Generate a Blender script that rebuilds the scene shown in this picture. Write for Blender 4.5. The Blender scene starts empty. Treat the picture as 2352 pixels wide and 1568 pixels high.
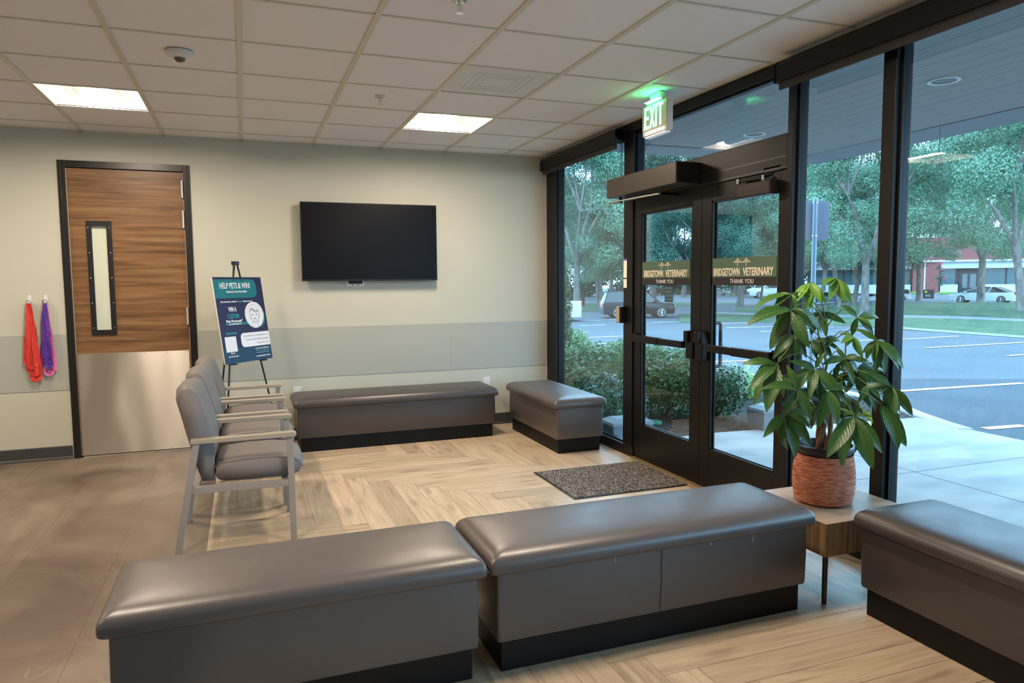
import bpy, bmesh, math, random
from mathutils import Vector, Matrix, noise
R = math.radians
C = bpy.context.scene.collection
SC = bpy.context.scene
# ------------------------------------------------------------------ camera, world, exposure
CAM = Vector((-0.0290, -3.4685, 1.4509)); FPX = 1641.47
YAW, PITCH, ROLL = 0.35810, 0.08441, -0.00788
fwd = Vector((math.sin(YAW)*math.cos(PITCH), math.cos(YAW)*math.cos(PITCH), -math.sin(PITCH)))
_r = Vector((math.cos(YAW), -math.sin(YAW), 0)); _u = _r.cross(fwd)
rt = _r*math.cos(ROLL)+_u*math.sin(ROLL); upv = -_r*math.sin(ROLL)+_u*math.cos(ROLL)
cd = bpy.data.cameras.new('camera'); cam = bpy.data.objects.new('camera', cd); C.objects.link(cam)
cd.lens = FPX*36/2352; cd.sensor_width = 36; cd.clip_start = .02; cd.clip_end = 600
cam.matrix_world = Matrix(((rt.x, upv.x, -fwd.x, CAM.x), (rt.y, upv.y, -fwd.y, CAM.y), (rt.z, upv.z, -fwd.z, CAM.z), (0, 0, 0, 1)))
SC.camera = cam
SC.view_settings.view_transform = 'Standard'; SC.view_settings.look = 'None'
SC.view_settings.gamma = 1; SC.view_settings.use_curve_mapping = False
SC.view_settings.exposure = 0.0
W = bpy.data.worlds.new('overcast_dusk_sky'); SC.world = W; W.use_nodes = True
_n = W.node_tree.nodes; _bg = _n['Background']
_bg.inputs['Color'].default_value = (0.38, 0.68, 1.0, 1); _bg.inputs["Strength"].default_value = 8.5
LAMP = 150.0            # emission of the ceiling troffer lenses
WY, WX, CH = 3.337, 2.908, 2.70     # back wall, window wall, ceiling height
GX, GS = 0.0, 0.61                  # ceiling grid: lines at multiples of 0.61

# ------------------------------------------------------------------ helpers
def ray(px, py): return fwd + rt*((px-1176)/FPX) - upv*((py-784)/FPX)
def at(px, py, ax, v):
    d = ray(px, py); k = 'xyz'.index(ax); return CAM + d*((v-CAM[k])/d[k])
def dep(px, py, d): return CAM + ray(px, py)*d
def ss(a, b, x):
    t = min(1, max(0, (x-a)/(b-a))); return t*t*(3-2*t)
def H(x, y):
    r = math.hypot(x+.03, y+3.47); a = math.degrees(math.atan2(x+.03, y+3.47))
    return -.14 - .6*ss(10, 42, r)*ss(50, 41, a)
def gnd(px, py):
    d = ray(px, py); t = 3.0; s = 1.0
    for _ in range(400):
        p = CAM+d*(t+s)
        if p.z < H(p.x, p.y):
            s *= .5
            if s < 1e-3: break
        else: t += s
        if t > 400: break
    p = CAM+d*t; return Vector((p.x, p.y, H(p.x, p.y)))

MATS = {}
def mat(name, col=(.5, .5, .5), rough=.5, metal=0, spec=.5, emit=None, es=1, bump=None, var=None, tr=None, coat=0, sheen=0):
    if name in MATS: return MATS[name]
    m = bpy.data.materials.new(name); m.use_nodes = True; nt = m.node_tree; b = nt.nodes['Principled BSDF']
    b.inputs['Base Color'].default_value = (*col, 1); b.inputs['Roughness'].default_value = rough
    b.inputs['Metallic'].default_value = metal; b.inputs['Specular IOR Level'].default_value = spec
    if coat: b.inputs['Coat Weight'].default_value = coat; b.inputs['Coat Roughness'].default_value = .15
    if emit: b.inputs['Emission Color'].default_value = (*emit, 1); b.inputs['Emission Strength'].default_value = es
    if var or bump:
        tc = nt.nodes.new('ShaderNodeTexCoord')
    if var:      # (scale, second colour, detail, stretch)
        mp = nt.nodes.new('ShaderNodeMapping'); nt.links.new(tc.outputs['Object'], mp.inputs[0])
        mp.inputs['Scale'].default_value = var[3] if len(var) > 3 else (1, 1, 1)
        nz = nt.nodes.new('ShaderNodeTexNoise'); nz.inputs['Scale'].default_value = var[0]; nz.inputs['Detail'].default_value = var[2]
        nt.links.new(mp.outputs[0], nz.inputs['Vector'])
        cr = nt.nodes.new('ShaderNodeValToRGB'); cr.color_ramp.elements[0].position = .35; cr.color_ramp.elements[1].position = .65
        cr.color_ramp.elements[0].color = (*col, 1); cr.color_ramp.elements[1].color = (*var[1], 1)
        nt.links.new(nz.outputs['Fac'], cr.inputs[0]); nt.links.new(cr.outputs[0], b.inputs['Base Color'])
    if bump:     # (scale, strength, distance)
        nz2 = nt.nodes.new('ShaderNodeTexNoise'); nz2.inputs['Scale'].default_value = bump[0]; nz2.inputs['Detail'].default_value = 3
        nt.links.new(tc.outputs['Object'], nz2.inputs['Vector'])
        bp = nt.nodes.new('ShaderNodeBump'); bp.inputs['Strength'].default_value = bump[1]; bp.inputs['Distance'].default_value = bump[2]
        nt.links.new(nz2.outputs['Fac'], bp.inputs['Height']); nt.links.new(bp.outputs[0], b.inputs['Normal'])
    MATS[name] = m; return m

class B:
    """collects shapes and links them as one mesh object"""
    def __init__(s): s.v = []; s.f = []; s.uv = {}; s.tone = {}
    def add(s, vs, fs):
        k = len(s.v); s.v += [Vector(p) for p in vs]; s.f += [tuple(i+k for i in f) for f in fs]; return s
    def box(s, x0, x1, y0, y1, z0, z1):
        return s.add([(x0,y0,z0),(x1,y0,z0),(x1,y1,z0),(x0,y1,z0),(x0,y0,z1),(x1,y0,z1),(x1,y1,z1),(x0,y1,z1)],
                     [(0,3,2,1),(4,5,6,7),(0,1,5,4),(1,2,6,5),(2,3,7,6),(3,0,4,7)])
    def tube(s, pts, r, n=10, cap=True, sq=None):
        pts = [Vector(p) for p in pts]; rs = r if isinstance(r, (list, tuple)) else [r]*len(pts)
        rings = []; ref = None
        for i, p in enumerate(pts):
            d = (pts[min(i+1, len(pts)-1)]-pts[max(i-1, 0)]).normalized()
            if ref is None: ref = Vector((0, 0, 1)) if abs(d.z) < .9 else Vector((0, 1, 0))
            a = d.cross(ref).normalized(); b = a.cross(d).normalized(); ref = b
            if sq: ring = [p+a*(u*sq[0]/2)+b*(w*sq[1]/2) for u, w in ((-1,-1),(1,-1),(1,1),(-1,1))]
            else: ring = [p+(a*math.cos(2*math.pi*k/n)+b*math.sin(2*math.pi*k/n))*rs[i] for k in range(n)]
            rings.append(ring)
        m = len(rings[0]); fs = []
        for i in range(len(rings)-1):
            for k in range(m):
                q = (k+1) % m; fs.append((i*m+k, i*m+q, (i+1)*m+q, (i+1)*m+k))
        if cap: fs.append(tuple(range(m))[::-1]); fs.append(tuple((len(rings)-1)*m+k for k in range(m)))
        return s.add([p for r_ in rings for p in r_], fs)
    def lathe(s, prof, n=24, o=(0, 0, 0), axis='z', ring=False):
        vs = []; fs = []
        for (r, z) in prof:
            for k in range(n):
                a = 2*math.pi*k/n; c, t = r*math.cos(a), r*math.sin(a)
                p = {'z': (c, t, z), 'x': (z, c, t), 'y': (c, z, t)}[axis]; vs.append((o[0]+p[0], o[1]+p[1], o[2]+p[2]))
        for i in range(len(prof)-1):
            for k in range(n):
                q = (k+1) % n; fs.append((i*n+k, i*n+q, (i+1)*n+q, (i+1)*n+k))
        if prof[0][0] > 1e-6 and not ring: fs.append(tuple(range(n))[::-1])
        if prof[-1][0] > 1e-6 and not ring: fs.append(tuple((len(prof)-1)*n+k for k in range(n)))
        return s.add(vs, fs)
    def prism(s, poly, a0, a1, axis='z'):
        """poly in the two other axes, extruded along axis"""
        def P(u, w, a): return {'z': (u, w, a), 'x': (a, u, w), 'y': (u, a, w)}[axis]
        n = len(poly); vs = [P(u, w, a0) for u, w in poly]+[P(u, w, a1) for u, w in poly]
        return s.add(vs, [tuple(range(n))[::-1], tuple(range(n, 2*n))]+[(k, (k+1) % n, n+(k+1) % n, n+k) for k in range(n)])
    def quad(s, a, b, c, d, tone=None, uv=None):
        s.add([a, b, c, d], [(0, 1, 2, 3)])
        if tone is not None: s.tone[len(s.f)-1] = tone
        if uv: s.uv[len(s.f)-1] = uv
        return s
    def grid(s, fn, nu, nv, tone=None):
        k = len(s.v)
        for j in range(nv+1):
            for i in range(nu+1): s.v.append(Vector(fn(i/nu, j/nv)))
        for j in range(nv):
            for i in range(nu):
                a = k+j*(nu+1)+i; s.f.append((a, a+1, a+nu+2, a+nu+1))
                s.uv[len(s.f)-1] = ((i/nu, j/nv), ((i+1)/nu, j/nv), ((i+1)/nu, (j+1)/nv), (i/nu, (j+1)/nv))
                if tone is not None: s.tone[len(s.f)-1] = tone
        return s
    def build(s, name, m, parent=None, smooth=False, bevel=0, seg=2, loc=None, fix=True):
        me = bpy.data.meshes.new(name); me.from_pydata([tuple(v) for v in s.v], [], s.f); me.update()
        if s.uv:
            ul = me.uv_layers.new(name='UVMap').data
            for p in me.polygons:
                u = s.uv.get(p.index)
                if u:
                    for li, q in zip(p.loop_indices, u): ul[li].uv = q
        if s.tone:
            at_ = me.attributes.new('tone', 'FLOAT', 'FACE')
            at_.data.foreach_set('value', [s.tone.get(i, .5) for i in range(len(s.f))])
        if fix and not s.uv and not s.tone:
            bm = bmesh.new(); bm.from_mesh(me); bmesh.ops.recalc_face_normals(bm, faces=bm.faces); bm.to_mesh(me); bm.free()
        me.materials.append(m)
        if smooth:
            me.polygons.foreach_set('use_smooth', [True]*len(me.polygons)); me.update()
            if smooth != 'all':
                try: me.set_sharp_from_angle(angle=R(35))
                except Exception: pass
        o = bpy.data.objects.new(name, me); C.objects.link(o)
        if loc: o.location = loc
        if bevel:
            b = o.modifiers.new('bevel', 'BEVEL'); b.width = bevel; b.segments = seg; b.limit_method = 'ANGLE'; b.angle_limit = R(40)
        if parent: o.parent = parent
        return o
def tag(o, label=None, cat=None, group=None, kind=None):
    if label: o['label'] = label
    if cat: o['category'] = cat
    if group: o['group'] = group
    if kind: o['kind'] = kind
    return o
def thing(name, label, cat, loc=(0, 0, 0), rz=0, group=None, kind=None):
    o = bpy.data.objects.new(name, None); C.objects.link(o); o.location = loc; o.rotation_euler = (0, 0, rz)
    o.empty_display_size = .1
    return tag(o, label, cat, group, kind)
def struct(name, b, m, **k):
    o = b.build(name, m, **k); o['kind'] = 'structure'; return o
def copy_tree(o, parent=None):
    c = o.copy(); C.objects.link(c); c.parent = parent
    for ch in list(o.children): copy_tree(ch, c)
    return c
_fc = {}
def text(s, size, m, parent, loc, rot, name='lettering', sx=1, bold=0, ext=.0008, align='LEFT', space=1):
    cu = bpy.data.curves.new(name, 'FONT'); cu.body = s; cu.size = size; cu.offset = bold; cu.extrude = ext
    cu.align_x = align; cu.space_character = space; cu.resolution_u = 4
    o = bpy.data.objects.new('t', cu); C.objects.link(o); bpy.context.view_layer.update()
    me = bpy.data.meshes.new_from_object(o.evaluated_get(bpy.context.evaluated_depsgraph_get())); me.name = name
    bpy.data.objects.remove(o); bpy.data.curves.remove(cu)
    me.materials.clear(); me.materials.append(m)
    t = bpy.data.objects.new(name, me); C.objects.link(t); t.parent = parent; t.location = loc
    t.rotation_euler = rot; t.scale = (sx, 1, 1)
    return t

# ------------------------------------------------------------------ materials
def nodes_of(m): return m.node_tree.nodes, m.node_tree.links, m.node_tree.nodes['Principled BSDF']
WALLC = (.53, .53, .435)
m_wall = mat('sage_paint', WALLC, .55, spec=.3, bump=(180, .06, .001))
m_panel = mat('grey_wall_panel', (.40, .415, .36), .38, spec=.4)
m_white = mat('white_plastic', (.72, .72, .70), .4)
m_base = mat('charcoal_rubber_base', (.045, .045, .045), .5)
m_bronze = mat('dark_bronze_metal', (.006, .0045, .0036), .40, metal=.0, spec=.26)
m_black = mat('black_metal', (.012, .012, .013), .35)
m_blackplastic = mat('black_plastic', (.010, .010, .011), .3)
m_steel = mat('brushed_steel', (.62, .60, .56), .25, metal=1)
m_chrome = mat('chrome', (.7, .7, .7), .15, metal=1)
m_tile = mat('ceiling_tile', (.85, .835, .84), .9, spec=.1, bump=(260, .25, .002), var=(400, (.80, .785, .79), 2))
m_grid = mat('cream_ceiling_grid', (.64, .62, .51), .5)
m_paper = mat('cream_paper', (.98, .88, .74), .8)

def m_glass_():
    m = bpy.data.materials.new('clear_glass'); m.use_nodes = True; nt = m.node_tree; n = nt.nodes; n.clear()
    out = n.new('ShaderNodeOutputMaterial'); tr = n.new('ShaderNodeBsdfTransparent'); tr.inputs[0].default_value = (.93, .975, .97, 1)
    gl = n.new('ShaderNodeBsdfGlossy'); gl.inputs['Roughness'].default_value = 0.0; gl.inputs['Color'].default_value = (.95, .97, 1, 1)
    lw = n.new('ShaderNodeLayerWeight'); lw.inputs['Blend'].default_value = .5
    p = n.new('ShaderNodeMath'); p.operation = 'POWER'; p.inputs[1].default_value = 4.5
    q = n.new('ShaderNodeMath'); q.operation = 'MULTIPLY_ADD'; q.inputs[1].default_value = .85; q.inputs[2].default_value = .05
    mx = n.new('ShaderNodeMixShader')
    nt.links.new(lw.outputs['Facing'], p.inputs[0]); nt.links.new(p.outputs[0], q.inputs[0]); nt.links.new(q.outputs[0], mx.inputs[0])
    nt.links.new(tr.outputs[0], mx.inputs[1]); nt.links.new(gl.outputs[0], mx.inputs[2]); nt.links.new(mx.outputs[0], out.inputs[0])
    return m
m_glass = m_glass_()

def m_leather_(name, col):
    m = mat(name, col, .34, spec=.8); n, l, b = nodes_of(m)
    tc = n.new('ShaderNodeTexCoord'); v = n.new('ShaderNodeTexNoise'); v.inputs['Scale'].default_value = 260
    z = n.new('ShaderNodeTexNoise'); z.inputs['Scale'].default_value = 9; z.inputs['Detail'].default_value = 4
    a = n.new('ShaderNodeMath'); a.operation = 'MULTIPLY_ADD'; a.inputs[1].default_value = .0
    l.new(tc.outputs['Object'], v.inputs[0]); l.new(tc.outputs['Object'], z.inputs['Vector'])
    l.new(z.outputs['Fac'], a.inputs[0]); l.new(v.outputs['Fac'], a.inputs[2])
    bp = n.new('ShaderNodeBump'); bp.inputs['Strength'].default_value = .10; bp.inputs['Distance'].default_value = .0012
    l.new(a.outputs[0], bp.inputs['Height']); l.new(bp.outputs[0], b.inputs['Normal'])
    rr = n.new('ShaderNodeMapRange'); rr.inputs[1].default_value = .3; rr.inputs[2].default_value = .7; rr.inputs[3].default_value = .36; rr.inputs[4].default_value = .42
    l.new(z.outputs['Fac'], rr.inputs[0]); l.new(rr.outputs[0], b.inputs['Roughness'])
    return m
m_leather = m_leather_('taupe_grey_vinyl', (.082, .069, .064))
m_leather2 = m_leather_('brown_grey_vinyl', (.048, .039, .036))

def m_woodfloor_():
    m = mat('oak_herringbone', (.5, .4, .28), .38, spec=.45); n, l, b = nodes_of(m)
    uv = n.new('ShaderNodeUVMap'); uv.uv_map = 'UVMap'
    mp = n.new('ShaderNodeMapping'); mp.inputs['Scale'].default_value = (1.0, 14, 1); l.new(uv.outputs[0], mp.inputs[0])
    z = n.new('ShaderNodeTexNoise'); z.inputs['Scale'].default_value = 2.4; z.inputs['Detail'].default_value = 7; z.inputs['Roughness'].default_value = .62; z.inputs['Distortion'].default_value = .6
    l.new(mp.outputs[0], z.inputs['Vector'])
    cr = n.new('ShaderNodeValToRGB'); e = cr.color_ramp.elements
    e[0].position = .24; e[0].color = (.31, .23, .155, 1); e[1].position = .72; e[1].color = (.60, .485, .345, 1)
    x = e.new(.45); x.color = (.475, .365, .245, 1)
    l.new(z.outputs['Fac'], cr.inputs[0])
    # dark knots and cracks
    mp2 = n.new('ShaderNodeMapping'); mp2.inputs['Scale'].default_value = (2.2, 9, 1); l.new(uv.outputs[0], mp2.inputs[0])
    v = n.new('ShaderNodeTexVoronoi'); v.inputs['Scale'].default_value = .62; v.voronoi_dimensions = '2D'; l.new(mp2.outputs[0], v.inputs['Vector'])
    rk = n.new('ShaderNodeMapRange'); rk.inputs[1].default_value = .05; rk.inputs[2].default_value = .17; rk.inputs[3].default_value = .75; rk.inputs[4].default_value = 0
    l.new(v.outputs['Distance'], rk.inputs[0])
    mk = n.new('ShaderNodeMath'); mk.operation = 'MULTIPLY'; l.new(rk.outputs[0], mk.inputs[0]); l.new(z.outputs['Fac'], mk.inputs[1])
    mx = n.new('ShaderNodeMixRGB'); mx.inputs[2].default_value = (.13, .085, .055, 1); l.new(mk.outputs[0], mx.inputs[0]); l.new(cr.outputs[0], mx.inputs[1])
    at_ = n.new('ShaderNodeAttribute'); at_.attribute_name = 'tone'
    tr = n.new('ShaderNodeMapRange'); tr.inputs[3].default_value = .86; tr.inputs[4].default_value = 1.12; l.new(at_.outputs['Fac'], tr.inputs[0])
    mu = n.new('ShaderNodeMixRGB'); mu.blend_type = 'MULTIPLY'; mu.inputs[0].default_value = 1
    l.new(mx.outputs[0], mu.inputs[1]); l.new(tr.outputs[0], mu.inputs[2]); l.new(mu.outputs[0], b.inputs['Base Color'])
    # plank joints from uv edge
    bp = n.new('ShaderNodeBump'); bp.inputs['Strength'].default_value = .15; bp.inputs['Distance'].default_value = .001
    l.new(z.outputs['Fac'], bp.inputs['Height']); l.new(bp.outputs[0], b.inputs['Normal'])
    return m
m_oak = m_woodfloor_()

def m_stone_():
    m = mat('brown_stone_vinyl', (.2, .15, .11), .42, spec=.45); n, l, b = nodes_of(m)
    tc = n.new('ShaderNodeTexCoord')
    def nz(sc, dt, ds, st=(1, 1, 1)):
        mp = n.new('ShaderNodeMapping'); mp.inputs['Scale'].default_value = st; mp.inputs['Rotation'].default_value = (0, 0, .5)
        l.new(tc.outputs['Object'], mp.inputs[0])
        z = n.new('ShaderNodeTexNoise'); z.inputs['Scale'].default_value = sc; z.inputs['Detail'].default_value = dt; z.inputs['Distortion'].default_value = ds
        z.inputs['Roughness'].default_value = .6
        l.new(mp.outputs[0], z.inputs['Vector']); return z
    z = nz(1.6, 7, .8, (1, .55, 1))
    cr = n.new('ShaderNodeValToRGB'); e = cr.color_ramp.elements
    e[0].position = .36; e[0].color = (.100, .070, .050, 1); e[1].position = .66; e[1].color = (.225, .178, .130, 1)
    l.new(z.outputs['Fac'], cr.inputs[0])
    z2 = nz(5.5, 8, 1.5, (1, .5, 1)); r2 = n.new('ShaderNodeValToRGB'); r2.color_ramp.elements[0].position = .66; r2.color_ramp.elements[1].position = .80
    r2.color_ramp.elements[1].color = (.5, .5, .5, 1)
    l.new(z2.outputs['Fac'], r2.inputs[0])
    mx = n.new('ShaderNodeMixRGB'); mx.inputs[2].default_value = (.40, .34, .26, 1); l.new(r2.outputs[0], mx.inputs[0]); l.new(cr.outputs[0], mx.inputs[1])
    l.new(mx.outputs[0], b.inputs['Base Color'])
    return m
m_stone = m_stone_()

def m_walnut_(name, axis_scale, c0, c1, c2):
    m = mat(name, c1, .38, spec=.4); n, l, b = nodes_of(m)
    tc = n.new('ShaderNodeTexCoord'); mp = n.new('ShaderNodeMapping'); mp.inputs['Scale'].default_value = axis_scale; l.new(tc.outputs['Object'], mp.inputs[0])
    z = n.new('ShaderNodeTexNoise'); z.inputs['Scale'].default_value = 1.0; z.inputs['Detail'].default_value = 6; z.inputs['Roughness'].default_value = .58; z.inputs['Distortion'].default_value = .4
    l.new(mp.outputs[0], z.inputs['Vector'])
    cr = n.new('ShaderNodeValToRGB'); e = cr.color_ramp.elements
    e[0].position = .30; e[0].color = (*c0, 1); e[1].position = .70; e[1].color = (*c2, 1); x = e.new(.48); x.color = (*c1, 1)
    l.new(z.outputs['Fac'], cr.inputs[0]); l.new(cr.outputs[0], b.inputs['Base Color']); return m
m_doorwood = m_walnut_('walnut_laminate', (1.6, 1, 30), (.095, .048, .020), (.195, .100, .042), (.29, .16, .075))
m_tabletop = m_walnut_('pale_walnut_top', (3, 30, 3), (.30, .215, .15), (.40, .30, .215), (.48, .38, .28))
m_tableside = m_walnut_('walnut_side', (60, 60, 2.5), (.11, .060, .028), (.25, .15, .075), (.36, .23, .12))

def m_leaf_(name, c0, c1, rough=.42, trans=.35, tone=True, vein=False):
    m = bpy.data.materials.new(name); m.use_nodes = True; n = m.node_tree.nodes; l = m.node_tree.links; b = n['Principled BSDF']
    out = n['Material Output']; b.inputs['Roughness'].default_value = rough
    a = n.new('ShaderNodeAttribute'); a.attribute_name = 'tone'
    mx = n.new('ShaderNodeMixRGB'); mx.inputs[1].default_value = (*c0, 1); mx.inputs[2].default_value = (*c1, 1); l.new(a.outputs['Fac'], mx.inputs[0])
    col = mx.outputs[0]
    if vein:
        uv = n.new('ShaderNodeUVMap'); uv.uv_map = 'UVMap'; sp = n.new('ShaderNodeSeparateXYZ'); l.new(uv.outputs[0], sp.inputs[0])
        s1 = n.new('ShaderNodeMath'); s1.operation = 'SUBTRACT'; s1.inputs[1].default_value = .5; l.new(sp.outputs['X'], s1.inputs[0])
        s2 = n.new('ShaderNodeMath'); s2.operation = 'ABSOLUTE'; l.new(s1.outputs[0], s2.inputs[0])
        s3 = n.new('ShaderNodeMath'); s3.operation = 'MULTIPLY_ADD'; s3.inputs[1].default_value = -.45; l.new(s2.outputs[0], s3.inputs[0]); l.new(sp.outputs['Y'], s3.inputs[2])
        s4 = n.new('ShaderNodeMath'); s4.operation = 'MULTIPLY'; s4.inputs[1].default_value = 66; l.new(s3.outputs[0], s4.inputs[0])
        s5 = n.new('ShaderNodeMath'); s5.operation = 'SINE'; l.new(s4.outputs[0], s5.inputs[0])
        r5 = n.new('ShaderNodeMapRange'); r5.inputs[1].default_value = .8; r5.inputs[2].default_value = 1; l.new(s5.outputs[0], r5.inputs[0])
        r6 = n.new('ShaderNodeMapRange'); r6.inputs[1].default_value = .045; r6.inputs[2].default_value = .015; l.new(s2.outputs[0], r6.inputs[0])
        mxx = n.new('ShaderNodeMath'); mxx.operation = 'MAXIMUM'; l.new(r5.outputs[0], mxx.inputs[0]); l.new(r6.outputs[0], mxx.inputs[1])
        mf = n.new('ShaderNodeMath'); mf.operation = 'MULTIPLY'; mf.inputs[1].default_value = .17; l.new(mxx.outputs[0], mf.inputs[0])
        m2 = n.new('ShaderNodeMixRGB'); m2.inputs[2].default_value = (.30, .42, .13, 1); l.new(mf.outputs[0], m2.inputs[0]); l.new(col, m2.inputs[1]); col = m2.outputs[0]
        bp = n.new('ShaderNodeBump'); bp.inputs['Strength'].default_value = .22; bp.inputs['Distance'].default_value = .002
        l.new(s5.outputs[0], bp.inputs['Height']); l.new(bp.outputs[0], b.inputs['Normal'])
    l.new(col, b.inputs['Base Color'])
    tl = n.new('ShaderNodeBsdfTranslucent'); l.new(col, tl.inputs[0]); ms = n.new('ShaderNodeMixShader'); ms.inputs[0].default_value = trans
    l.new(b.outputs[0], ms.inputs[1]); l.new(tl.outputs[0], ms.inputs[2]); l.new(ms.outputs[0], out.inputs[0])
    return m
# ------------------------------------------------------------------ room shell
random.seed(4)
XL, YF = -5.49, -6.6
# floors: oak herringbone to the right of x=-0.27, stone-look tile to the left
fl = thing('floor', None, None, (0, 0, 0)); fl['kind'] = 'structure'
b = B(); Wp = .149; NP = 8; x0, y0 = .622, 1.826
X0, X1, Y0, Y1 = -.27, WX+.10, YF, WY
def plank(xa, xb, ya, yb, along):
    ca, cb, da, db = max(xa, X0), min(xb, X1), max(ya, Y0), min(yb, Y1)
    if cb-ca < .004 or db-da < .004: return
    g = .0009; ca += g; cb -= g; da += g; db -= g
    ou, ov = random.random()*60, random.random()*60
    def uv(x, y): return (x-xa+ou, y-ya+ov) if along == 'x' else (y-ya+ou, x-xa+ov)
    b.quad((ca, da, 0), (cb, da, 0), (cb, db, 0), (ca, db, 0), tone=random.random(), uv=(uv(ca, da), uv(cb, da), uv(cb, db), uv(ca, db)))
for i in range(-60, 14):
    ya = y0+i*Wp
    for a in range(-6, 7):
        xs = x0+(-i+2*NP*a)*Wp
        if xs < X1 and xs+NP*Wp > X0: plank(xs, xs+NP*Wp, ya, ya+Wp, 'x')
for c in range(-8, 18):
    xs = x0+c*Wp
    if xs > X1 or xs+Wp < X0: continue
    for a in range(-6, 7):
        ys = y0+(NP-c+2*NP*a)*Wp
        if ys < Y1 and ys+NP*Wp > Y0: plank(xs, xs+Wp, ys, ys+NP*Wp, 'y')
o = b.build('oak_planks', m_oak, fl)
B().box(XL-.1, X1, YF-.1, WY+.3, -.12, -.0012).build('subfloor', mat('plank_joint', (.16, .11, .07), .8), fl)
b = B(); gx = [XL]; x = -.27-.449*12
xs_ = [-.27-.449*k for k in range(12)]; xs_ = [x for x in xs_ if x > XL]+[XL]
for k in range(len(xs_)-1):
    off = (k % 2)*.45
    y = YF-.5+off
    while y < WY:
        a_, b_ = max(y, YF), min(y+.91, WY+.06)
        if b_ > a_+.01: b.box(xs_[k+1]+.0006, xs_[k]-.0006, a_+.0006, b_-.0006, -.001, 0)
        y += .91
b.build('stone_tiles', m_stone, fl)
# ceiling
ce = thing('ceiling', None, None); ce['kind'] = 'structure'
LIGHTS = [(i, j) for i in (-6, -2, 2) for j in (3, -2)]; VENT = [(2, 1), (-6, 1)]
b = B()
xi = list(range(-9, 5)); yj = list(range(-11, 6))
for i in xi:
    for j in yj:
        if (i, j) in LIGHTS or (i, j) in VENT: continue
        xa, xb, ya, yb = i*GS, min((i+1)*GS, WX+.0), max(j*GS, YF), min((j+1)*GS, WY)
        if xb <= xa or yb <= ya: continue
        b.box(xa, xb, ya, yb, CH+.003, CH+.02)
b.build('ceiling_tiles', m_tile, ce)
b = B()
for i in range(-9, 5): b.box(i*GS-.0145, i*GS+.0145, YF, WY, CH-.004, CH+.0025)
for j in range(-10, 6):
    for i in range(-9, 5): b.box(i*GS+.0125, min((i+1)*GS-.0125, WX), j*GS-.008, j*GS+.008, CH-.002, CH+.0025)
b.box(XL, WX, WY-.02, WY, CH-.004, CH+.0025); b.box(WX-.02, WX, YF, WY, CH-.004, CH+.0025)
b.build('ceiling_grid', m_grid, ce)
B().box(XL-.1, WX+.12, YF-.1, WY+.15, CH+.22, CH+.3).build('deck_above_tiles', mat('plenum', (.1, .1, .1), .9), ce)
# walls
DX0, DX1, DZ = -1.352, -.478, 2.402       # interior door leaf opening
wb = thing('wall_back', None, None); wb['kind'] = 'structure'
b = B().box(XL, DX0-.002, WY, WY+.14, 0, CH+.25).box(DX1+.002, WX+.10, WY, WY+.14, 0, CH+.25).box(DX0-.002, DX1+.002, WY, WY+.14, DZ+.01, CH+.25)
b.build('painted_wall', m_wall, wb)
B().box(DX0-.002, DX1+.002, WY+.125, WY+.14, 0, DZ+.01).build('light_leak_blocker', m_wall, wb)  # unseen panel added behind the door to keep sky light from leaking in
for x0_, x1_ in ((XL, -1.412), (-.422, 1.862), (1.866, WX-.006)):
    B().box(x0_, x1_, WY-.004, WY, .578, 1.042).build('wall_panel', m_panel, wb, bevel=.001)
b = B().box(XL-.1, XL, YF, WY+.1, 0, CH+.25); struct('wall_left', b, m_wall)
b = B().box(XL-.1, WX+.1, YF-.1, YF, 0, CH+.25); struct('wall_front', b, m_wall)
def base_prof(y): return [(WY-.016, 0), (WY-.014, .012), (WY-.006, .022), (WY-.005, .105), (WY-.001, .112), (WY, .112), (WY, 0)]
for k, (x0_, x1_) in enumerate(((XL, -1.415), (-.42, WX-.004))):
    b = B().prism([(p[0], p[1]) for p in base_prof(0)], x0_, x1_, 'x'); struct('baseboard_back' if k == 0 else 'baseboard_back.001', b, m_base)
struct('baseboard_left', B().box(XL, XL+.012, YF, WY-.016, 0, .11), m_base)

# ------------------------------------------------------------------ interior door (door_1)
d1 = thing('door_1', None, None, (0, 0, 0)); d1['kind'] = 'structure'
m_frame = mat('black_door_frame', (.013, .012, .011), .32, spec=.5)
def frame_part(nm, b): return b.build(nm, m_frame, d1, bevel=.002)
b = B()
for xa, xb in ((-1.405, DX0), (DX1, -.425)):
    b.box(xa, xb, WY-.016, WY+.10, 0, DZ+.055)
b.box(DX0, DX1, WY-.016, WY+.10, DZ, DZ+.055)
b.box(DX0, DX0+.014, WY+.055, WY+.10, 0, DZ).box(DX1-.014, DX1, WY+.055, WY+.10, 0, DZ).box(DX0, DX1, WY+.055, WY+.10, DZ-.014, DZ)
b.box(-1.385, -1.380, WY-.019, WY-.016, 0, DZ+.035).box(-.450, -.445, WY-.019, WY-.016, 0, DZ+.035)
frame_part('door_frame', b)
SX0, SX1, SZ0, SZ1 = -1.19, -1.075, 1.066, 1.938
b = B(); ya, yb = WY+.006, WY+.05; L0, L1 = DX0+.005, DX1-.005
b.box(L0, SX0, ya, yb, .012, DZ-.004).box(SX1, L1, ya, yb, .012, DZ-.004).box(SX0, SX1, ya, yb, .012, SZ0).box(SX0, SX1, ya, yb, SZ1, DZ-.004)
b.build('door_leaf', m_doorwood, d1)
b = B()
for x_ in (L0-.0045, L1): b.box(x_, x_+.0045, ya-.001, yb-.005, .012, DZ-.004)
b.build('edge_banding', mat('pale_edge', (.45, .36, .25), .5), d1)
b = B(); fw = .036; y1_, y2_ = WY-.008, WY+.006
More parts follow.
